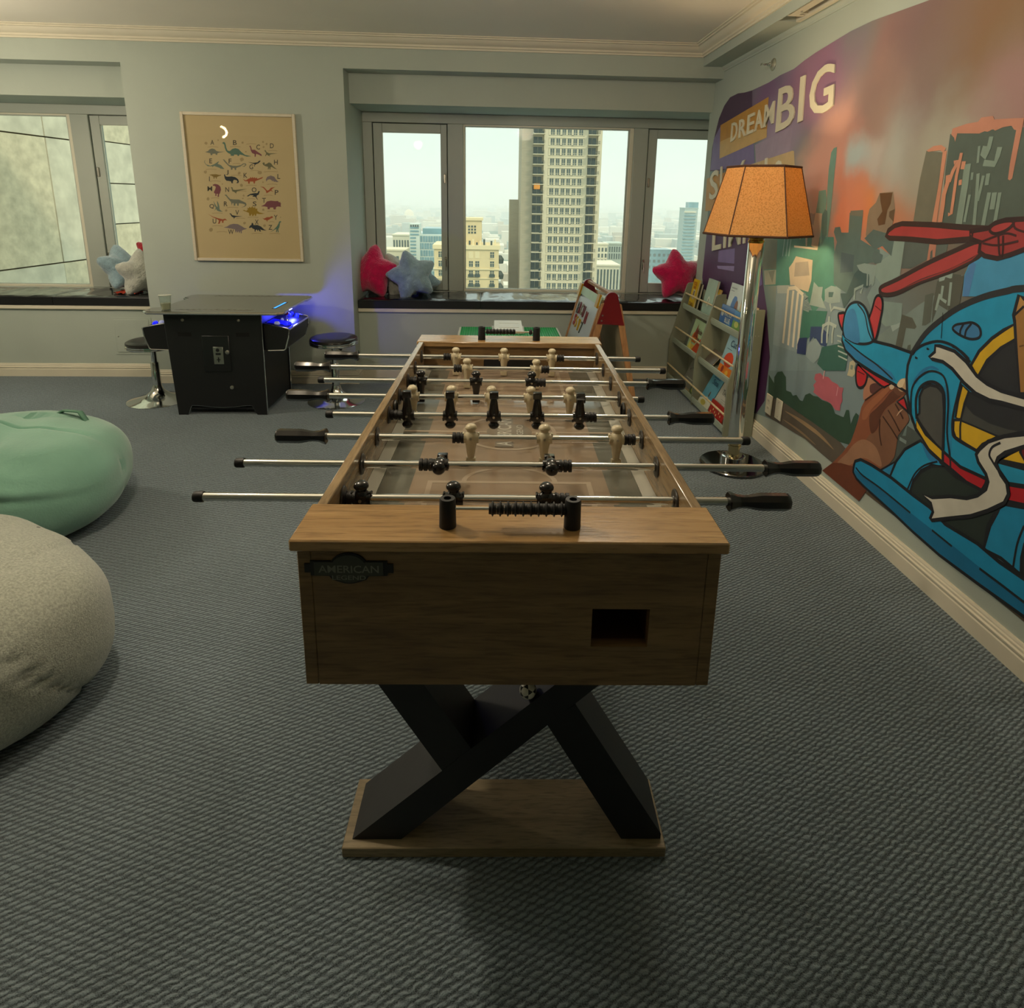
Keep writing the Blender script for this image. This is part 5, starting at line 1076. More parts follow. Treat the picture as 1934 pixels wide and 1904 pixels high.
F('6', 'b4606c', [(715, 395), (770, 385), (800, 420), (860, 430), (900, 480), (960, 510), (985, 545), (1030, 550), (1012, 620), (1018, 700), (995, 740), (990, 810), (940, 800), (880, 720), (790, 680), (690, 600), (705, 560), (690, 520), (725, 480), (700, 450)], 5); p.stroke('6', 'cfa0a0', [(820, 350), (800, 450)], 6, .008); p.stroke('6', 'cf98a0', [(968, 540), (950, 640)], 6, .006)
F('6', 'b8b294', [(1100, 260), (1140, 240), (1165, 275), (1150, 330), (1165, 380), (1130, 430), (1070, 410), (1090, 340)], 4); F('6', '7d8d80', [(1110, 290), (1140, 300), (1130, 350), (1105, 340)], 5)
F('6', '6b7d7a', [(1690, 1090), (1750, 940), (1730, 1090)], 3); p.stroke('6', '7d8d8a', [(1660, 1120), (1735, 1165)], 4, .014); F('4', '4b5450', [(640, 1250), (760, 1330), (1000, 1640), (500, 1680), (600, 1450)], 2)
F('5', '5a4a36', [(455, 520), (600, 590), (800, 740), (1200, 1080), (1934, 1640), (2600, 2200), (2600, 2440), (1934, 1740), (800, 812), (460, 545)], 2)
p.done('painted_skyline')
# hand
p = Paint(); F = p.fill
F('6', 'b07c62', [(1310, 440), (1360, 450), (1400, 480), (1470, 530), (1420, 600), (1330, 650), (1260, 690), (1252, 600), (1275, 500)], 5, True); F('6', '5a3530', [(1330, 520), (1400, 500), (1450, 560), (1380, 620), (1330, 600)], 6, True)
F('6', '8a5238', [(790, 1480), (905, 1393), (1010, 1290), (1110, 1160), (1150, 1050), (1200, 900), (1230, 770), (1270, 690), (1330, 645), (1450, 560), (1560, 460), (1640, 420), (1720, 405), (1770, 430), (1785, 500), (1760, 580), (1700, 650), (1610, 710), (1690, 750), (1770, 900), (1700, 1010), (1640, 1090), (1620, 1230), (1590, 1350), (1460, 1462), (1340, 1500), (1300, 1690), (1200, 1823)], 6)
F('6', '7a553f', [(1440, 900), (1500, 800), (1600, 715), (1690, 755), (1768, 900), (1700, 1010), (1640, 1090), (1618, 1230), (1590, 1345), (1460, 1455), (1300, 1300), (1250, 1220), (1320, 1080), (1430, 1000)], 7, True)
F('6', '9a7257', [(1150, 1180), (1260, 1130), (1380, 1200), (1440, 1330), (1450, 1440), (1300, 1350), (1200, 1350), (1100, 1420), (960, 1400), (1060, 1290)], 8, True)
F('6', '6b3822', [(790, 1480), (905, 1395), (1000, 1395), (1150, 1440), (1200, 1600), (1298, 1690), (1200, 1823)], 8)
F('6', '5a3422', [(1320, 870), (1400, 780), (1480, 700), (1560, 600), (1640, 560), (1690, 620), (1600, 705), (1500, 790), (1440, 900), (1410, 1010), (1340, 1060)], 8, True); F('6', '9a5f40', [(1250, 800), (1330, 700), (1440, 610), (1520, 540), (1560, 560), (1450, 690), (1340, 800), (1290, 900), (1240, 900)], 9, True)
F('6', '6a4430', [(1560, 500), (1640, 435), (1720, 415), (1768, 450), (1775, 520), (1740, 600), (1660, 640), (1600, 600)], 9, True); F('6', 'b89a78', [(1632, 510), (1672, 455), (1735, 445), (1772, 500), (1750, 570), (1690, 595), (1648, 570)], 10, True); F('6', 'd8c4a0', [(1632, 510), (1680, 455), (1720, 460), (1690, 540), (1650, 545)], 11, True); F('6', 'd0b89c', [(1545, 525), (1580, 512), (1600, 545), (1570, 570), (1548, 555)], 10, True)
for a in ([(1440, 900), (1432, 1040), (1455, 1200)], [(1470, 870), (1560, 1000), (1640, 1130)], [(1530, 800), (1600, 920), (1660, 1040)], [(1610, 730), (1650, 800), (1700, 900)]): p.stroke('6', '40261a', a, 10, .007, True)
p.stroke('6', '3a2318', [(1270, 690), (1340, 640), (1470, 540)], 10, .006, True); p.stroke('6', 'c9a88a', [(1700, 790), (1660, 820), (1625, 870)], 11, .006, True, True)
p.done('painted_hand')
# helicopter
p = Paint(); F = p.fill
BLU, DBL, LBL, RED, YEL, WHT = '1f93bd', '18719a', '3f8fc0', 'c23a3c', 'd0a81c', 'c9c6b8'
F('3', '4593bd', [(1090, 1904), (1110, 1700), (1180, 1540), (1250, 1490), (1400, 1540), (1540, 1520), (1640, 1460), (1720, 1440), (2450, 1440), (2450, 1904)], 5); F('3', '4f80b4', [(1095, 1904), (1112, 1720), (1180, 1560), (1220, 1600), (1150, 1904)], 6)
F('3', 'a63c3c', [(370, 1330), (390, 1280), (450, 1235), (520, 1215), (800, 1225), (1100, 1250), (1330, 1262), (1300, 1330), (1160, 1362), (850, 1388), (600, 1362), (400, 1352)], 7, False, '3a2a26', .020); F('3', 'ac4040', [(310, 1850), (330, 1810), (480, 1740), (740, 1600), (1000, 1480), (1250, 1380), (1272, 1490), (1180, 1560), (960, 1670), (700, 1760), (500, 1860), (400, 1888), (330, 1882)], 7, True, '3a2a26', .018); F('3', '8f3230', [(480, 1850), (700, 1745), (960, 1650), (1180, 1545), (1265, 1480), (1180, 1560), (960, 1668), (700, 1758)], 8)
F('3', '983636', [(1160, 1290), (1330, 1260), (1400, 1210), (1500, 1180), (1700, 1170), (2450, 1200), (2450, 1420), (1700, 1450), (1540, 1510), (1420, 1545), (1300, 1520), (1250, 1480), (1260, 1390), (1170, 1360)], 9, False, '33201f', .016); F('3', 'a43c3c', [(1350, 1280), (1380, 1230), (1470, 1197), (1560, 1190), (1568, 1222), (1500, 1280), (1400, 1310)], 11, True, '33201f', .010)
for a in ([(1190, 1270), (1180, 1350)], [(1240, 1400), (1480, 1310), (1600, 1330)], [(1430, 1330), (1440, 1500), (1470, 1500), (1475, 1330)], [(1280, 1400), (1420, 1420), (1620, 1380)], [(1575, 1185), (1590, 1260), (1700, 1300)]): p.stroke('3', '3d1f1f', a, 12, .007, True)
for f_, c, a in (('4', 'bc3e44', [(105, 340), (122, 325), (165, 335), (150, 470), (118, 420)]), ('4', 'ba3e42', [(360, 400), (395, 290), (420, 200), (448, 172), (476, 195), (484, 270), (460, 400), (425, 545), (400, 545), (375, 450)]), ('4', 'b8252c', [(255, 830), (275, 765), (345, 830), (350, 880), (330, 940), (290, 963), (262, 930)])): F(f_, c, a, 7, True, K, .012)
p.stroke('4', '5a1a1c', [(420, 260), (478, 310)], 9, .004); p.stroke('4', '4a1216', [(270, 820), (330, 850)], 9, .005)
F('4', 'c02a30', [(270, 755), (420, 850), (560, 930), (500, 960), (470, 945), (360, 850)], 8, False, K, .010); F('4', 'c02a30', [(610, 1085), (668, 1045), (700, 1150), (722, 1195), (690, 1160)], 8, False, K, .010)
F('4', BLU, [(140, 500), (390, 560), (560, 602), (735, 665), (705, 760), (690, 880), (692, 1000), (570, 925), (400, 830), (250, 730), (165, 640), (137, 560)], 9, False, K, .013); F('4', '2c79ac', [(145, 560), (330, 690), (560, 830), (600, 900), (570, 905), (400, 812), (250, 712), (175, 640)], 10); p.stroke('4', K, [(160, 550), (300, 670), (440, 770), (570, 890)], 11, .007, True)
F('4', '3f9cc4', [(150, 505), (145, 430), (165, 320), (205, 250), (265, 230), (320, 260), (355, 330), (380, 430), (405, 540), (390, 572), (330, 588), (250, 578), (175, 535)], 11, True, K, .012); F('4', '3c80b2', [(155, 500), (175, 330), (240, 290), (275, 420), (285, 575), (200, 555)], 12, True); p.stroke('4', K, [(270, 245), (330, 330), (360, 470), (395, 555)], 13, .007, True)
F('4', BLU, [(690, 870), (700, 770), (730, 680), (850, 500), (1000, 370), (1150, 270), (1350, 185), (1550, 130), (1700, 115), (2400, 90), (2400, 2000), (1690, 1800), (1400, 1835), (1330, 1840), (1250, 1800), (1100, 1700), (1000, 1590), (870, 1450), (770, 1320), (722, 1180), (695, 1010)], 11, False, K, .014)
p.stroke('4', '2a2c2e', [(735, 670), (850, 500), (1000, 370), (1150, 270), (1350, 185), (1550, 135), (1700, 112), (2400, 90)], 13, .022, True)
F('4', '2374a4', [(750, 900), (820, 810), (900, 775), (960, 800), (960, 815), (890, 800), (820, 850), (770, 930)], 12, True); F('4', '2480ac', [(1010, 960), (1050, 980), (1070, 1200), (1075, 1500), (1045, 1530), (1040, 1200)], 12, True)
F('4', YEL, [(1240, 772), (1310, 650), (1420, 540), (1520, 470), (1612, 420), (1622, 550), (1500, 622), (1380, 730), (1300, 868)], 13, False, K, .012); F('4', YEL, [(1165, 940), (1222, 992), (1185, 1100), (1155, 1235), (1108, 1217), (1130, 1080)], 13, False, K, .010); F('4', YEL, [(1092, 1240), (1150, 1235), (1480, 1372), (1340, 1450), (1290, 1502), (1200, 1450), (1110, 1390), (1088, 1330)], 13, False, K, .012)
F('4', '26282a', [(1300, 868), (1390, 735), (1500, 628), (1620, 553), (1665, 1015), (1500, 985), (1380, 925)], 13, False, K, .010); F('4', '26282a', [(1220, 1000), (1300, 1035), (1400, 1085), (1600, 1130), (1694, 1150), (2400, 1310), (2400, 1400), (1694, 1345), (1480, 1378), (1155, 1238), (1185, 1110)], 13, False, K, .010); F('4', '41433f', [(1195, 1115), (1260, 1190), (1400, 1270), (1560, 1320), (1640, 1335), (1480, 1373), (1160, 1237)], 14)
p.stroke('4', K, [(1160, 1215), (1148, 1300), (1150, 1410)], 15, .008, True)
F('4', 'b98c4c', [(1650, 170), (1694, 200), (2060, 360), (2060, 1100), (1662, 1005), (1640, 700), (1622, 440), (1605, 340)], 15, False, K, .012); F('4', '9c7238', [(1625, 350), (1640, 330), (1694, 260), (1694, 1000), (1665, 1000), (1645, 700)], 16); p.stroke('4', K, [(1610, 345), (1694, 265)], 17, .008); p.stroke('4', '6a4a20', [(1655, 610), (1694, 600)], 17, .005)
F('4', '4a4b48', [(800, 1180), (800, 1040), (830, 970), (890, 938), (950, 952), (1000, 1010), (1010, 1150), (1000, 1500), (900, 1400), (820, 1290), (775, 1210)], 13, False, K, .012)
F('4', YEL, [(775, 1230), (850, 1360), (1000, 1500), (1002, 1602), (880, 1490), (770, 1310)], 14, False, K, .010); F('4', 'b01c26', [(1000, 1505), (1150, 1640), (1366, 1740), (1366, 1790), (1330, 1840), (1200, 1770), (1060, 1650), (1002, 1602)], 14, False, K, .012)
for a, w in (([(745, 1265), (728, 1200), (730, 1000), (775, 895), (880, 822), (985, 845), (1030, 930), (1045, 1100), (1035, 1350), (1062, 1560), (1065, 1650)], .008), ([(775, 1230), (768, 1120), (775, 1030), (815, 950), (890, 912), (960, 932), (1005, 1000), (1012, 1150), (1000, 1500), (1000, 1600)], .012), ([(740, 665), (820, 600), (950, 565), (1060, 590), (1150, 650), (1235, 745)], .010), ([(1080, 610), (1160, 650), (1225, 715)], .006), ([(1155, 910), (1120, 1050), (1085, 1210), (1080, 1330), (1110, 1400), (1290, 1505)], .009), ([(1000, 320), (985, 540)], .003), ([(870, 620), (865, 632), (882, 632)], .006), ([(770, 695), (766, 708), (783, 708)], .006)): p.stroke('4', K, a, 16, w, True)
F('4', '3b78a8', [(1085, 460), (1110, 425), (1180, 412), (1250, 405), (1308, 440), (1325, 500), (1300, 538), (1230, 545), (1140, 508)], 13, True, K, .009); p.stroke('4', K, [(1180, 412), (1150, 470), (1150, 515)], 15, .008, True); p.stroke('4', K, [(1245, 415), (1200, 470), (1188, 535)], 15, .008, True)
Q = 'Z5'
F('5', '1c86b2', [(1690, 690), (1760, 650), (1934, 680), (2650, 800), (2650, 1900), (1934, 1330), (1720, 1150), (1560, 1062), (1600, 850)], 12, False, K, .012); p.stroke('5', K, [(1934, 850), (1870, 1020), (1830, 1250)], 14, .007, True); F('5', '20241f', [(1905, 1310), (1910, 1150), (1940, 1020), (2100, 900), (2650, 1000), (2650, 1900), (1934, 1340)], 13, False, K, .01)
F('5', '26312b', [(880, 560), (910, 440), (980, 350), (1080, 300), (1190, 300), (1300, 400), (1540, 525), (1500, 700), (1300, 780), (1060, 680)], 12, False, K, .010); F('5', '26312b', [(1180, 800), (1440, 765), (1640, 700), (1740, 640), (1690, 720), (1620, 850), (1562, 1062), (1380, 940)], 12, False, K, .010)
F('5', '2a86b4', [(610, 330), (735, 258), (690, 392)], 12, False, K, .010); F('5', BLU, [(690, 400), (750, 250), (830, 140), (975, 60), (1060, 170), (1195, 300), (1080, 290), (980, 340), (910, 430), (868, 562), (800, 500)], 12, False, K, .012); F('5', '2777aa', [(985, 80), (1060, 180), (1150, 262), (1090, 262), (1040, 220)], 13, True); p.stroke('5', K, [(1130, 255), (1010, 290), (920, 370), (850, 520)], 14, .007, True)
F('5', '2090b8', [(1690, 255), (1934, 320), (2650, 450), (2650, 560), (1934, 482), (1790, 458), (1700, 330)], 13, False, K, .012); F('5', 'b01c26', [(1790, 468), (1934, 490), (2650, 560), (2650, 780), (1934, 658), (1770, 620), (1795, 545)], 13, False, K, .012); F('5', YEL, [(1710, 240), (1800, 180), (1900, 130), (2500, 150), (2500, 420), (1934, 290)], 14, False, K, .011); F('5', '6a1418', [(1905, 80), (1940, 30), (2200, 30), (2200, 240), (1934, 235), (1900, 170)], 18, False, K, .010)
F('5', '1787b4', [(355, 300), (368, 252), (420, 236), (520, 287), (700, 402), (900, 562), (1062, 680), (1200, 832), (1500, 1012), (1700, 1182), (1934, 1342), (2650, 1870), (2650, 2280), (1934, 1690), (1500, 1380), (1150, 1120), (900, 900), (700, 710), (450, 482), (380, 412), (350, 350)], 15, False, K, .014)
F('5', '136a94', [(365, 330), (460, 410), (640, 530), (870, 720), (1100, 900), (1280, 1040), (1540, 1250), (1750, 1420), (1934, 1560), (2650, 2110), (2650, 2260), (1934, 1676), (1500, 1366), (1150, 1108), (900, 888), (700, 698), (450, 472), (385, 405), (360, 355)], 16); p.stroke('5', K, [(375, 310), (440, 385), (600, 500), (880, 730)], 18, .008, True); p.stroke('5', K, [(1080, 890), (1265, 1040)], 18, .008); p.stroke('5', K, [(1520, 1245), (1740, 1410), (1934, 1560)], 18, .009)
p.done('painted_helicopter')
p = Paint(); F = p.fill
F('4', WHT, [(935, 602), (975, 605), (1100, 650), (1200, 740), (1290, 860), (1380, 930), (1500, 990), (1694, 1045), (2100, 1160), (2400, 1260), (2400, 1380), (2100, 1270), (1694, 1145), (1500, 1090), (1400, 1070), (1280, 1010), (1180, 920), (1080, 800), (1000, 740), (910, 718), (882, 700), (932, 655)], 19, False, K, .013)
F('5', WHT, [(995, 560), (1080, 587), (1250, 577), (1400, 595), (1500, 570), (1580, 510), (1600, 440), (1580, 370), (1510, 260), (1490, 190), (1520, 140), (1600, 70), (1750, 20), (1934, 0), (2600, -60), (2600, 60), (1934, 118), (1760, 172), (1692, 222), (1672, 270), (1720, 380), (1775, 460), (1790, 560), (1750, 640), (1600, 710), (1440, 760), (1200, 785), (1075, 800), (1062, 785), (1090, 720), (1070, 640)], 19, False, K, .013)
p.stroke('5', K, [(1715, 80), (1640, 120), (1612, 190), (1640, 250), (1690, 330)], 21, .008, True)
p.done('painted_scarf')
# raised letters
T = Vector((-.007, 0, 0))
def letter(ch, q):
    mb = MB(O); put_text(mb, ch, *q, 0, T); mb.build('raised_letter', M('letter_cream', 'd8d2b8', .5, var=.03), mu)
W1 = lambda x, y: wp_('1', x, y, 4)
for ch, q in (('D', ((405, 845), (465, 815), (475, 640), (418, 668))), ('R', ((482, 808), (550, 782), (552, 606), (490, 638))), ('E', ((557, 780), (620, 752), (637, 560), (572, 590))), ('A', ((632, 745), (712, 708), (702, 526), (652, 550))), ('M', ((718, 708), (812, 665), (826, 452), (735, 495))), ('B', ((832, 755), (1008, 672), (1022, 268), (866, 342))), ('I', ((1042, 662), (1086, 641), (1117, 208), (1072, 230))), ('G', ((1138, 622), (1378, 530), (1402, 66), (1178, 178)))):
    letter(ch, [W1(*c) for c in q])
for ch, q in (('S', ((203, 1398), (285, 1368), (295, 1090), (215, 1140))), ('k', ((303, 1360), (365, 1338), (372, 1050), (312, 1080))), ('y', ((380, 1400), (445, 1380), (450, 1140), (385, 1160))), ("'", ((470, 1140), (492, 1132), (545, 1010), (520, 1020))), ('s', ((500, 1310), (555, 1290), (560, 1110), (505, 1130))), ('t', ((640, 1260), (690, 1245), (695, 1040), (645, 1060))), ('h', ((725, 1245), (800, 1220), (810, 970), (735, 1000))), ('e', ((815, 1215), (890, 1190), (900, 1005), (825, 1030)))):
    letter(ch, [W1(*c) for c in q])
WB = lambda x, y: wp_('B', x, y, 4)
for ch, q in (('L', ((140, 287), (190, 275), (196, 95), (148, 108))), ('I', ((205, 272), (218, 269), (226, 88), (212, 91))), ('M', ((235, 265), (302, 248), (312, 66), (242, 84))), ('I', ((318, 245), (330, 242), (338, 58), (326, 62))), ('T', ((345, 238), (395, 226), (404, 40), (352, 54)))):
    letter(ch, [WB(*c) for c in q])
# ------------------------------------------------------------------ outside: stone wing, towers, city, haze
GZ = -105.
stone = M('travertine_cladding', 'c6c1aa', .85, var=.17, vs=6, bump=.25, bs=14)
stone2 = M('travertine_warm', 'c6bda0', .85, var=.18, vs=11, bump=.25, bs=18)
joint = M('cladding_joint', '6d6550', .9)
sw = thing('stone_wing', 'travertine clad wing of the building right outside the left window', 'building', (-4.4, 7.5, -3)); O = sw.location
def sx(y): return -4.318+.082*(y-6.6)
b = MB(O); b.prism([(sx(4.9)-.9, 5.6, -4), (sx(12)-.9, 12, -4), (sx(12)-.035, 12, -4), (sx(5.6)-.035, 5.6, -4)], (0, 0, 10)); b.build('backing_wall', joint, sw)
def slab(y0, y1, z0, z1, k):
    g = .006; d = .008*random.random()
    b = MB(O); b.prism([(sx(y0+g)-.03, y0+g, z0+g), (sx(y1-g)-.03, y1-g, z0+g), (sx(y1-g)+d, y1-g, z0+g), (sx(y0+g)+d, y0+g, z0+g)], (0, 0, z1-z0-2*g)); b.build('stone_panel', stone2 if k else stone, sw)
for j, z in enumerate((-1.765, -.555, .66, 1.875, 3.085)):
    for i, (a, c) in enumerate(((5.62, 6.6), (6.6, 7.22))): slab(a, c, z, z+1.213, (i+j) % 3 == 2)
for j in range(12):
    for a, c in ((7.22, 8.05), (8.05, 8.9), (8.9, 9.8)): slab(a, c, -1.23+.448*j, -1.23+.448*(j+1), (j+int(c)) % 3 == 0)
glz = M('dark_window_glass', '46524e', .25, var=.35, vs=.35)
def px(n, x0, x1, y0, y1, z0, z1, mt, par, o): return MB(o).box((x0, y0, z0), (x1, y1, z1)).build(n, mt, par)
# apartment tower with balconies
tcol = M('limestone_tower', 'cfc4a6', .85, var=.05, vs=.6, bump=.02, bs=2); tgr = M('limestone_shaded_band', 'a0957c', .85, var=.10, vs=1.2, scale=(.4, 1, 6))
rail = M('balcony_rail', '3a4640', .6, var=.2, vs=1)
tw_ = thing('apartment_tower', 'tall limestone apartment tower with stacked balconies behind the middle window pane', 'building', (22, 200, GZ)); O = tw_.location
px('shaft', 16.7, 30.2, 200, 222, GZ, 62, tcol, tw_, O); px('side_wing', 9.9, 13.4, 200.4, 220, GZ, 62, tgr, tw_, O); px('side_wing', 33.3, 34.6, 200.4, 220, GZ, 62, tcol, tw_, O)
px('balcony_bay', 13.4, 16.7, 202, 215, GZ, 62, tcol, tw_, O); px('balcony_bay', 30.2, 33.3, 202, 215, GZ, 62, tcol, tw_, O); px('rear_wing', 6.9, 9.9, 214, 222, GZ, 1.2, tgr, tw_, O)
FH = 2.95; wm = None; bm_ = None; dm_ = None
def wpair():
    m = MB()
    for d in (-.33, .33): m.box((d-.24, -.10, -.45), (d+.24, .02, .80)).box((d-.22, -.10, -1.0), (d+.22, .02, -.62))
    return m.build('window', glz, tw_)
def wtrim():
    m = MB(); m.box((-2.05, -.16, 1.02), (2.05, 0, 1.12)).box((-2.05, -.14, -1.22), (2.05, 0, -1.12)).box((-2.05, -.14, -1.12), (-1.95, 0, 1.02)).box((1.95, -.14, -1.12), (2.05, 0, 1.02)).box((-.05, -.12, -1.12), (.05, 0, 1.02)); return m.build('window_surround', tcol, tw_)
def balc(s):
    m = MB(); m.box((-1.75, -2.2, -.12), (1.75, 1.9, .08), 0)
    for z in (.55, 1.05): m.box((-1.75, -2.2, z), (1.75, -2.12, z+.06), 1); m.box((s*1.75-.04, -2.2, z), (s*1.75+.04, 0, z+.06), 1)
    for i in range(15): x = -1.75+.25*i; m.box((x-.03, -2.2, .08), (x+.03, -2.14, 1.05), 1)
    m.box((-s*1.2-.5, -2.0, .08), (-s*1.2+.1, -1.2, .75), 1); return m.build('balcony', [tcol, rail], tw_)
def bdoor():
    m = MB(); m.box((-1.5, -.06, .1), (1.2, .03, 2.35)); m.box((-.2, -.1, .1), (-.12, 0, 2.35), 1); return m.build('balcony_door', [glz, tcol], tw_)
for i in range(21):
    z = 24.9-FH*i
    for gx in (20.15, 23.6, 27.05):
        for q in (-1, 1):
            if wm is None: wm = wpair(); wm.location = Vector((gx+q*.88, 200, z-.3))-O
            else: dup(wm, tw_, Vector((gx+q*.88, 200, z-.3))-O)
        if i == 0 and gx < 21: tr_ = wtrim(); tr_.location = Vector((gx, 200, z-.3))-O
        else: dup(tr_, tw_, Vector((gx, 200, z-.3))-O)
    for x, s in ((15.05, -1), (31.75, 1)):
        if i == 0:
            q = balc(s); q.location = Vector((x, 200, z-1.3))-O
            if s < 0: bl = q
            else: br_ = q
        else: dup(bl if s < 0 else br_, tw_, Vector((x, 200, z-1.3))-O)
        if dm_ is None: dm_ = bdoor(); dm_.location = Vector((x, 202, z-1.3))-O
        else: dup(dm_, tw_, Vector((x, 202, z-1.3))-O)
MB(O).box((13.7, 197.9, 4.4), (15.6, 199.0, 6.2), bev=.2).build('orange_awning', M('awning_orange', 'd98a2b', .7), tw_)
# cream mansion block
crm = M('cream_stucco', 'd3bf92', .85, var=.04, vs=.7); crt = M('cream_cornice', 'dccb9f', .8, var=.04)
cb = thing('cream_apartment_block', 'cream stucco apartment block with roof pavilion below the tall tower', 'building', (-7, 200, GZ)); O = cb.location
px('main_block', -17.2, 3.2, 200, 216, GZ, -13.4, crm, cb, O); px('parapet', -17.6, 3.6, 199.6, 216.2, -14.3, -13.0, crt, cb, O)
px('roof_pavilion', -8.2, -2.3, 204, 212, -13.4, -5.4, crm, cb, O); px('pavilion_cornice', -8.6, -1.9, 203.6, 212.4, -5.5, -4.7, crt, cb, O); px('cornice', -17.5, 3.5, 199.7, 216.1, -20.7, -20.3, crt, cb, O); px('cornice', -17.4, 3.4, 199.75, 216.1, -23.6, -23.3, crt, cb, O)
g = MB(O)
for i in range(3):
    for j in range(3): g.box((-6.6+i*.95, 203.9, -9.6+j*.95), (-6.0+i*.95, 204.05, -9.0+j*.95))
g.build('pavilion_grille', glz, cb)
for i in range(9): px('roof_vent', -7.5+i*1.15, -6.9+i*1.15, 201, 201.8, -13.0, -12.2+.5*(i % 3), rail if i % 2 else crt, cb, O)
k0 = None
def cwin():
    m = MB(); m.box((-.62, -.06, -.9), (.62, .02, .9)); m.box((-.04, -.10, -.9), (.04, 0, .9), 1).box((-.62, -.10, .2), (.62, 0, .28), 1).box((-.8, -.2, -1.1), (.8, 0, -.92), 1); return m.build('window', [glz, crt], cb)
for z in (-16.0, -18.9, -21.9, -25.0, -28.2):
    for x in (-15.2, -5.6, -3.6, 1.1):
        if z > -17 and x < 0 and x > -10: px('blind_panel', x-.7, x+.7, 199.93, 200, z-1.1, z+1.1, crt, cb, O); continue
        if k0 is None: k0 = cwin(); k0.location = Vector((x, 200, z))-O
        else: dup(k0, cb, Vector((x, 200, z))-O)
        if z in (-21.9, -25.0) and x != -15.2: px('juliet_rail', x-.9, x+.9, 199.4, 199.5, z-1.1, z-.2, rail, cb, O)
for z in (-17.5, -22.5, -26.5): MB(O).lathe([(1.1, z-1.4), (1.3, z), (.5, z+1.2)], (3.6, 203, 0), n=10).build('side_bay', rail, cb)
# glass office block with a stair tower
gp = M('sky_blue_glazing', '6e929a', .2, var=.2, vs=.3); gf = M('pale_mullion', 'c4cfc6', .6, var=.03)
gb_ = thing('glass_office_block', 'gridded glass office block with a louvred stair tower behind the left casement', 'building', (-29, 300, GZ)); O = gb_.location
px('core_block', -35.4, -18.5, 300, 330, GZ, -15.6, gf, gb_, O); px('plant_room', -31.4, -19.0, 304, 322, -15.6, -12.9, gp, gb_, O)
px('stair_tower', -37.0, -32.3, 298.6, 306, GZ, -10.6, gf, gb_, O)
v0 = None
for i in range(14):
    z = -12.8-1.55*i
    q = px('louvre', -36.6, -34.0 if i > 2 else -32.6, 298.4, 298.6, z, z+.7, gp, gb_, O)
for i in range(4): px('window', -36.5+i*1.05, -35.8+i*1.05, 298.4, 298.6, -12.0, -11.1, glz, gb_, O)
for r in range(6):
    for c in range(6):
        x = -33.3+c*2.45+(.6 if r % 2 else 0); z = -19.0-3.3*r; m = MB(O)
        m.box((x, 299.85, z), (x+2.15, 300, z+2.75)); m.box((x+1.0, 299.8, z), (x+1.1, 299.9, z+2.75), 1); m.build('window_pane', [gp, gf], gb_)
def block(name, label, x0, x1, y, z, dep, mt, wins=None, wm_=None, hw=1.2, fin=False):
    o = thing(name, label, 'building', ((x0+x1)/2, y, GZ)); px('block', x0, x1, y, y+dep, GZ, z, mt, o, o.location); px('parapet', x0-.3, x1+.3, y-.3, y+dep, z, z+.7, mt, o, o.location)
    if wins:
        nx, nz, z1, hz, dz = wins; w0 = None
        for i in range(nx):
            for j in range(nz):
                x = x0+(x1-x0)*(i+.5)/nx; p = Vector((x, y, z1-dz*j))-o.location; ww = (x1-x0)/nx*.26
                if w0 is None: m = MB(); m.box((-ww, -.12, -hz), (ww, .1, hz)); w0 = m.build('window', wm_ or glz, o); w0.location = p
                else: dup(w0, o, p)
    return o
pale = M('pale_concrete', 'cdc8b0', .85, var=.05, vs=.4)
block('striped_office', 'pale office block with tall dark window slots at the lower right of the middle pane', 43.6, 54.6, 260, -25.2, 20, pale, (8, 1, -36, 9.5, 1))
block('white_apartments', 'white apartment block above the striped office in the middle pane', 47.0, 53.2, 281, -17.9, 8, pale, (4, 4, -20.0, .85, 2.6), hw=1)
block('grey_office', 'grey office with close set windows beside the white apartments', 54.4, 62.2, 291, -18.3, 12, M('grey_concrete', 'a9b2a6', .85), (7, 2, -20.5, 1.25, 3.2))
block('columned_hall', 'pale hall with tall piers and ornate roofline at the left of the left casement', -48, -38.4, 320, -17.5, 20, pale, (7, 1, -23, 3.4, 1))
block('low_cream_hall', 'low cream hall with green roof garden just above the blue star pillow', -50, -36.8, 280, -21.8, 14, M('cream_hall', 'cfc4a4', .85), (6, 1, -25, 1.0, 1))
o = block('far_tower', 'hazy far tower with banded floors at the right edge of the right casement', 154.5, 165.0, 500, -3.6, 14, M('far_tower_grey', '9fb0ab', .8))
for i in range(24): px('floor_band', 154.0, 163.5, 499.2, 500, -6.6-2.6*i, -5.6-2.6*i, gp if i else pale, o, o.location)
px('roof_box', 158.5, 166, 503, 512, -3.0, 1.4, gp, o, o.location)
block('blue_slab_block', 'low blue grey slab building at the left edge of the right casement', 128, 152, 520, -38, 20, gp, (6, 3, -42, 1.2, 5))
d = thing('domed_hall', 'small cream dome on the far horizon in the left casement', 'building', (-322, 2600, GZ))
MB().lathe([(20, 10), (19, 20), (15, 29), (8, 35), (1, 37)], (0, 0, 22), n=24).build('dome', M('dome_cream', 'd8c8a0', .8), d); MB().box((-26, -26, 0), (26, 26, 33)).build('drum', pale, d)
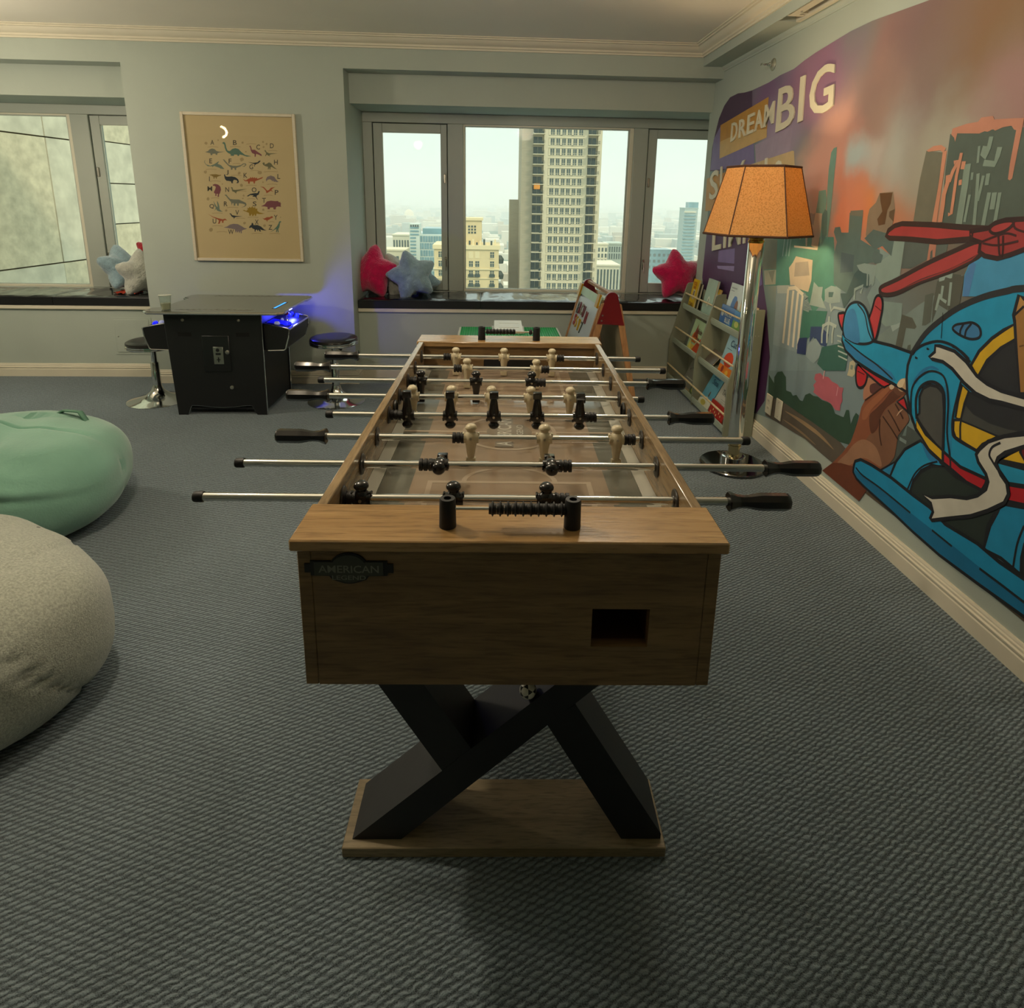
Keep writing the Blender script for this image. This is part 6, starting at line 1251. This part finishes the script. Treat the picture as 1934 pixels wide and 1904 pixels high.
# ground and the countless small roofs and trees out to the horizon
gm_ = bpy.data.materials.new('city_ground'); gm_.use_nodes = True; t = gm_.node_tree; n = t.nodes; L = t.links; bb = n['Principled BSDF']; bb.inputs['Roughness'].default_value = .95
c = n.new('ShaderNodeTexCoord'); vv = n.new('ShaderNodeTexVoronoi'); vv.inputs['Scale'].default_value = .022; L.new(c.outputs['Object'], vv.inputs[0])
r = n.new('ShaderNodeValToRGB'); r.color_ramp.elements[0].color = (.05, .075, .05, 1); r.color_ramp.elements[1].color = (.16, .18, .14, 1); L.new(vv.outputs['Color'], r.inputs[0]); L.new(r.outputs[0], bb.inputs['Base Color'])
struct(MB().box((-9000, 60, GZ-2), (9000, 16000, GZ)).build('floor_city_ground', gm_))
cs = MB(); rnd = random.Random(11); vs = []; fs = []; mi = []
FOOT = [(-62, -8, 325, 360), (-62, -8, 270, 345), (34, 75, 250, 325), (140, 190, 480, 540), (115, 175, 500, 560), (-560, -360, 2400, 2800)]
for i in range(9000):
    y = 330*math.exp(rnd.random()**.8*3.1); x = (rnd.random()*1.25-.62)*y
    if any(a < x < b_ and c < y < d_ for a, b_, c, d_ in FOOT): continue
    tree = rnd.random() < .42; s = (5+rnd.random()*9)*(1+y/2600); h = (5+rnd.random()*9 if tree else 5+rnd.random()**3*30)*(1+y/9000); w, dd = s*(.6+rnd.random()), s*(.6+rnd.random())
    k = len(vs); vs += [(x+a*w, y+b_*dd, GZ+c_) for c_, t_ in ((0, 1), (h, .55 if tree else 1)) for a, b_ in ((-t_, -t_), (t_, -t_), (t_, t_), (-t_, t_))]
    q = 0 if tree else rnd.choice((1, 1, 2, 3))
    for f in ((0, 1, 5, 4), (1, 2, 6, 5), (2, 3, 7, 6), (3, 0, 4, 7), (4, 5, 6, 7)): fs.append(tuple(k+j for j in f)); mi.append(q)
cs.raw(vs, fs)
for f, q in zip(cs.bm.faces, mi): f.material_index = q
o = cs.build('city_roofs', [M('far_trees', '3f5a40', .95), M('far_roof_pale', 'c9c3ae', .9), M('far_roof_grey', '8f9890', .9), M('far_roof_tan', 'a8977a', .9)])
tag(o, 'hazy sprawl of small roofs and trees out to the horizon', 'city', kind='stuff')
# summer haze between the towers and the horizon
hz = bpy.data.materials.new('haze'); hz.use_nodes = True; t = hz.node_tree; n = t.nodes; n.remove(n['Principled BSDF'])
vs_ = n.new('ShaderNodeVolumeScatter'); vs_.inputs['Color'].default_value = (.86, .97, .96, 1); vs_.inputs['Density'].default_value = .00052; vs_.inputs['Anisotropy'].default_value = .25
t.links.new(vs_.outputs[0], n['Material Output'].inputs['Volume'])
o = MB().box((-6000, 95, GZ+.5), (6000, 9000, 240)).build('haze', hz); tag(o, 'thin milky summer haze over the city outside the windows', 'haze', kind='stuff')
S.cycles.volume_bounces = 2
# copies that kept no label of their own get none; every top-level mesh is tagged above
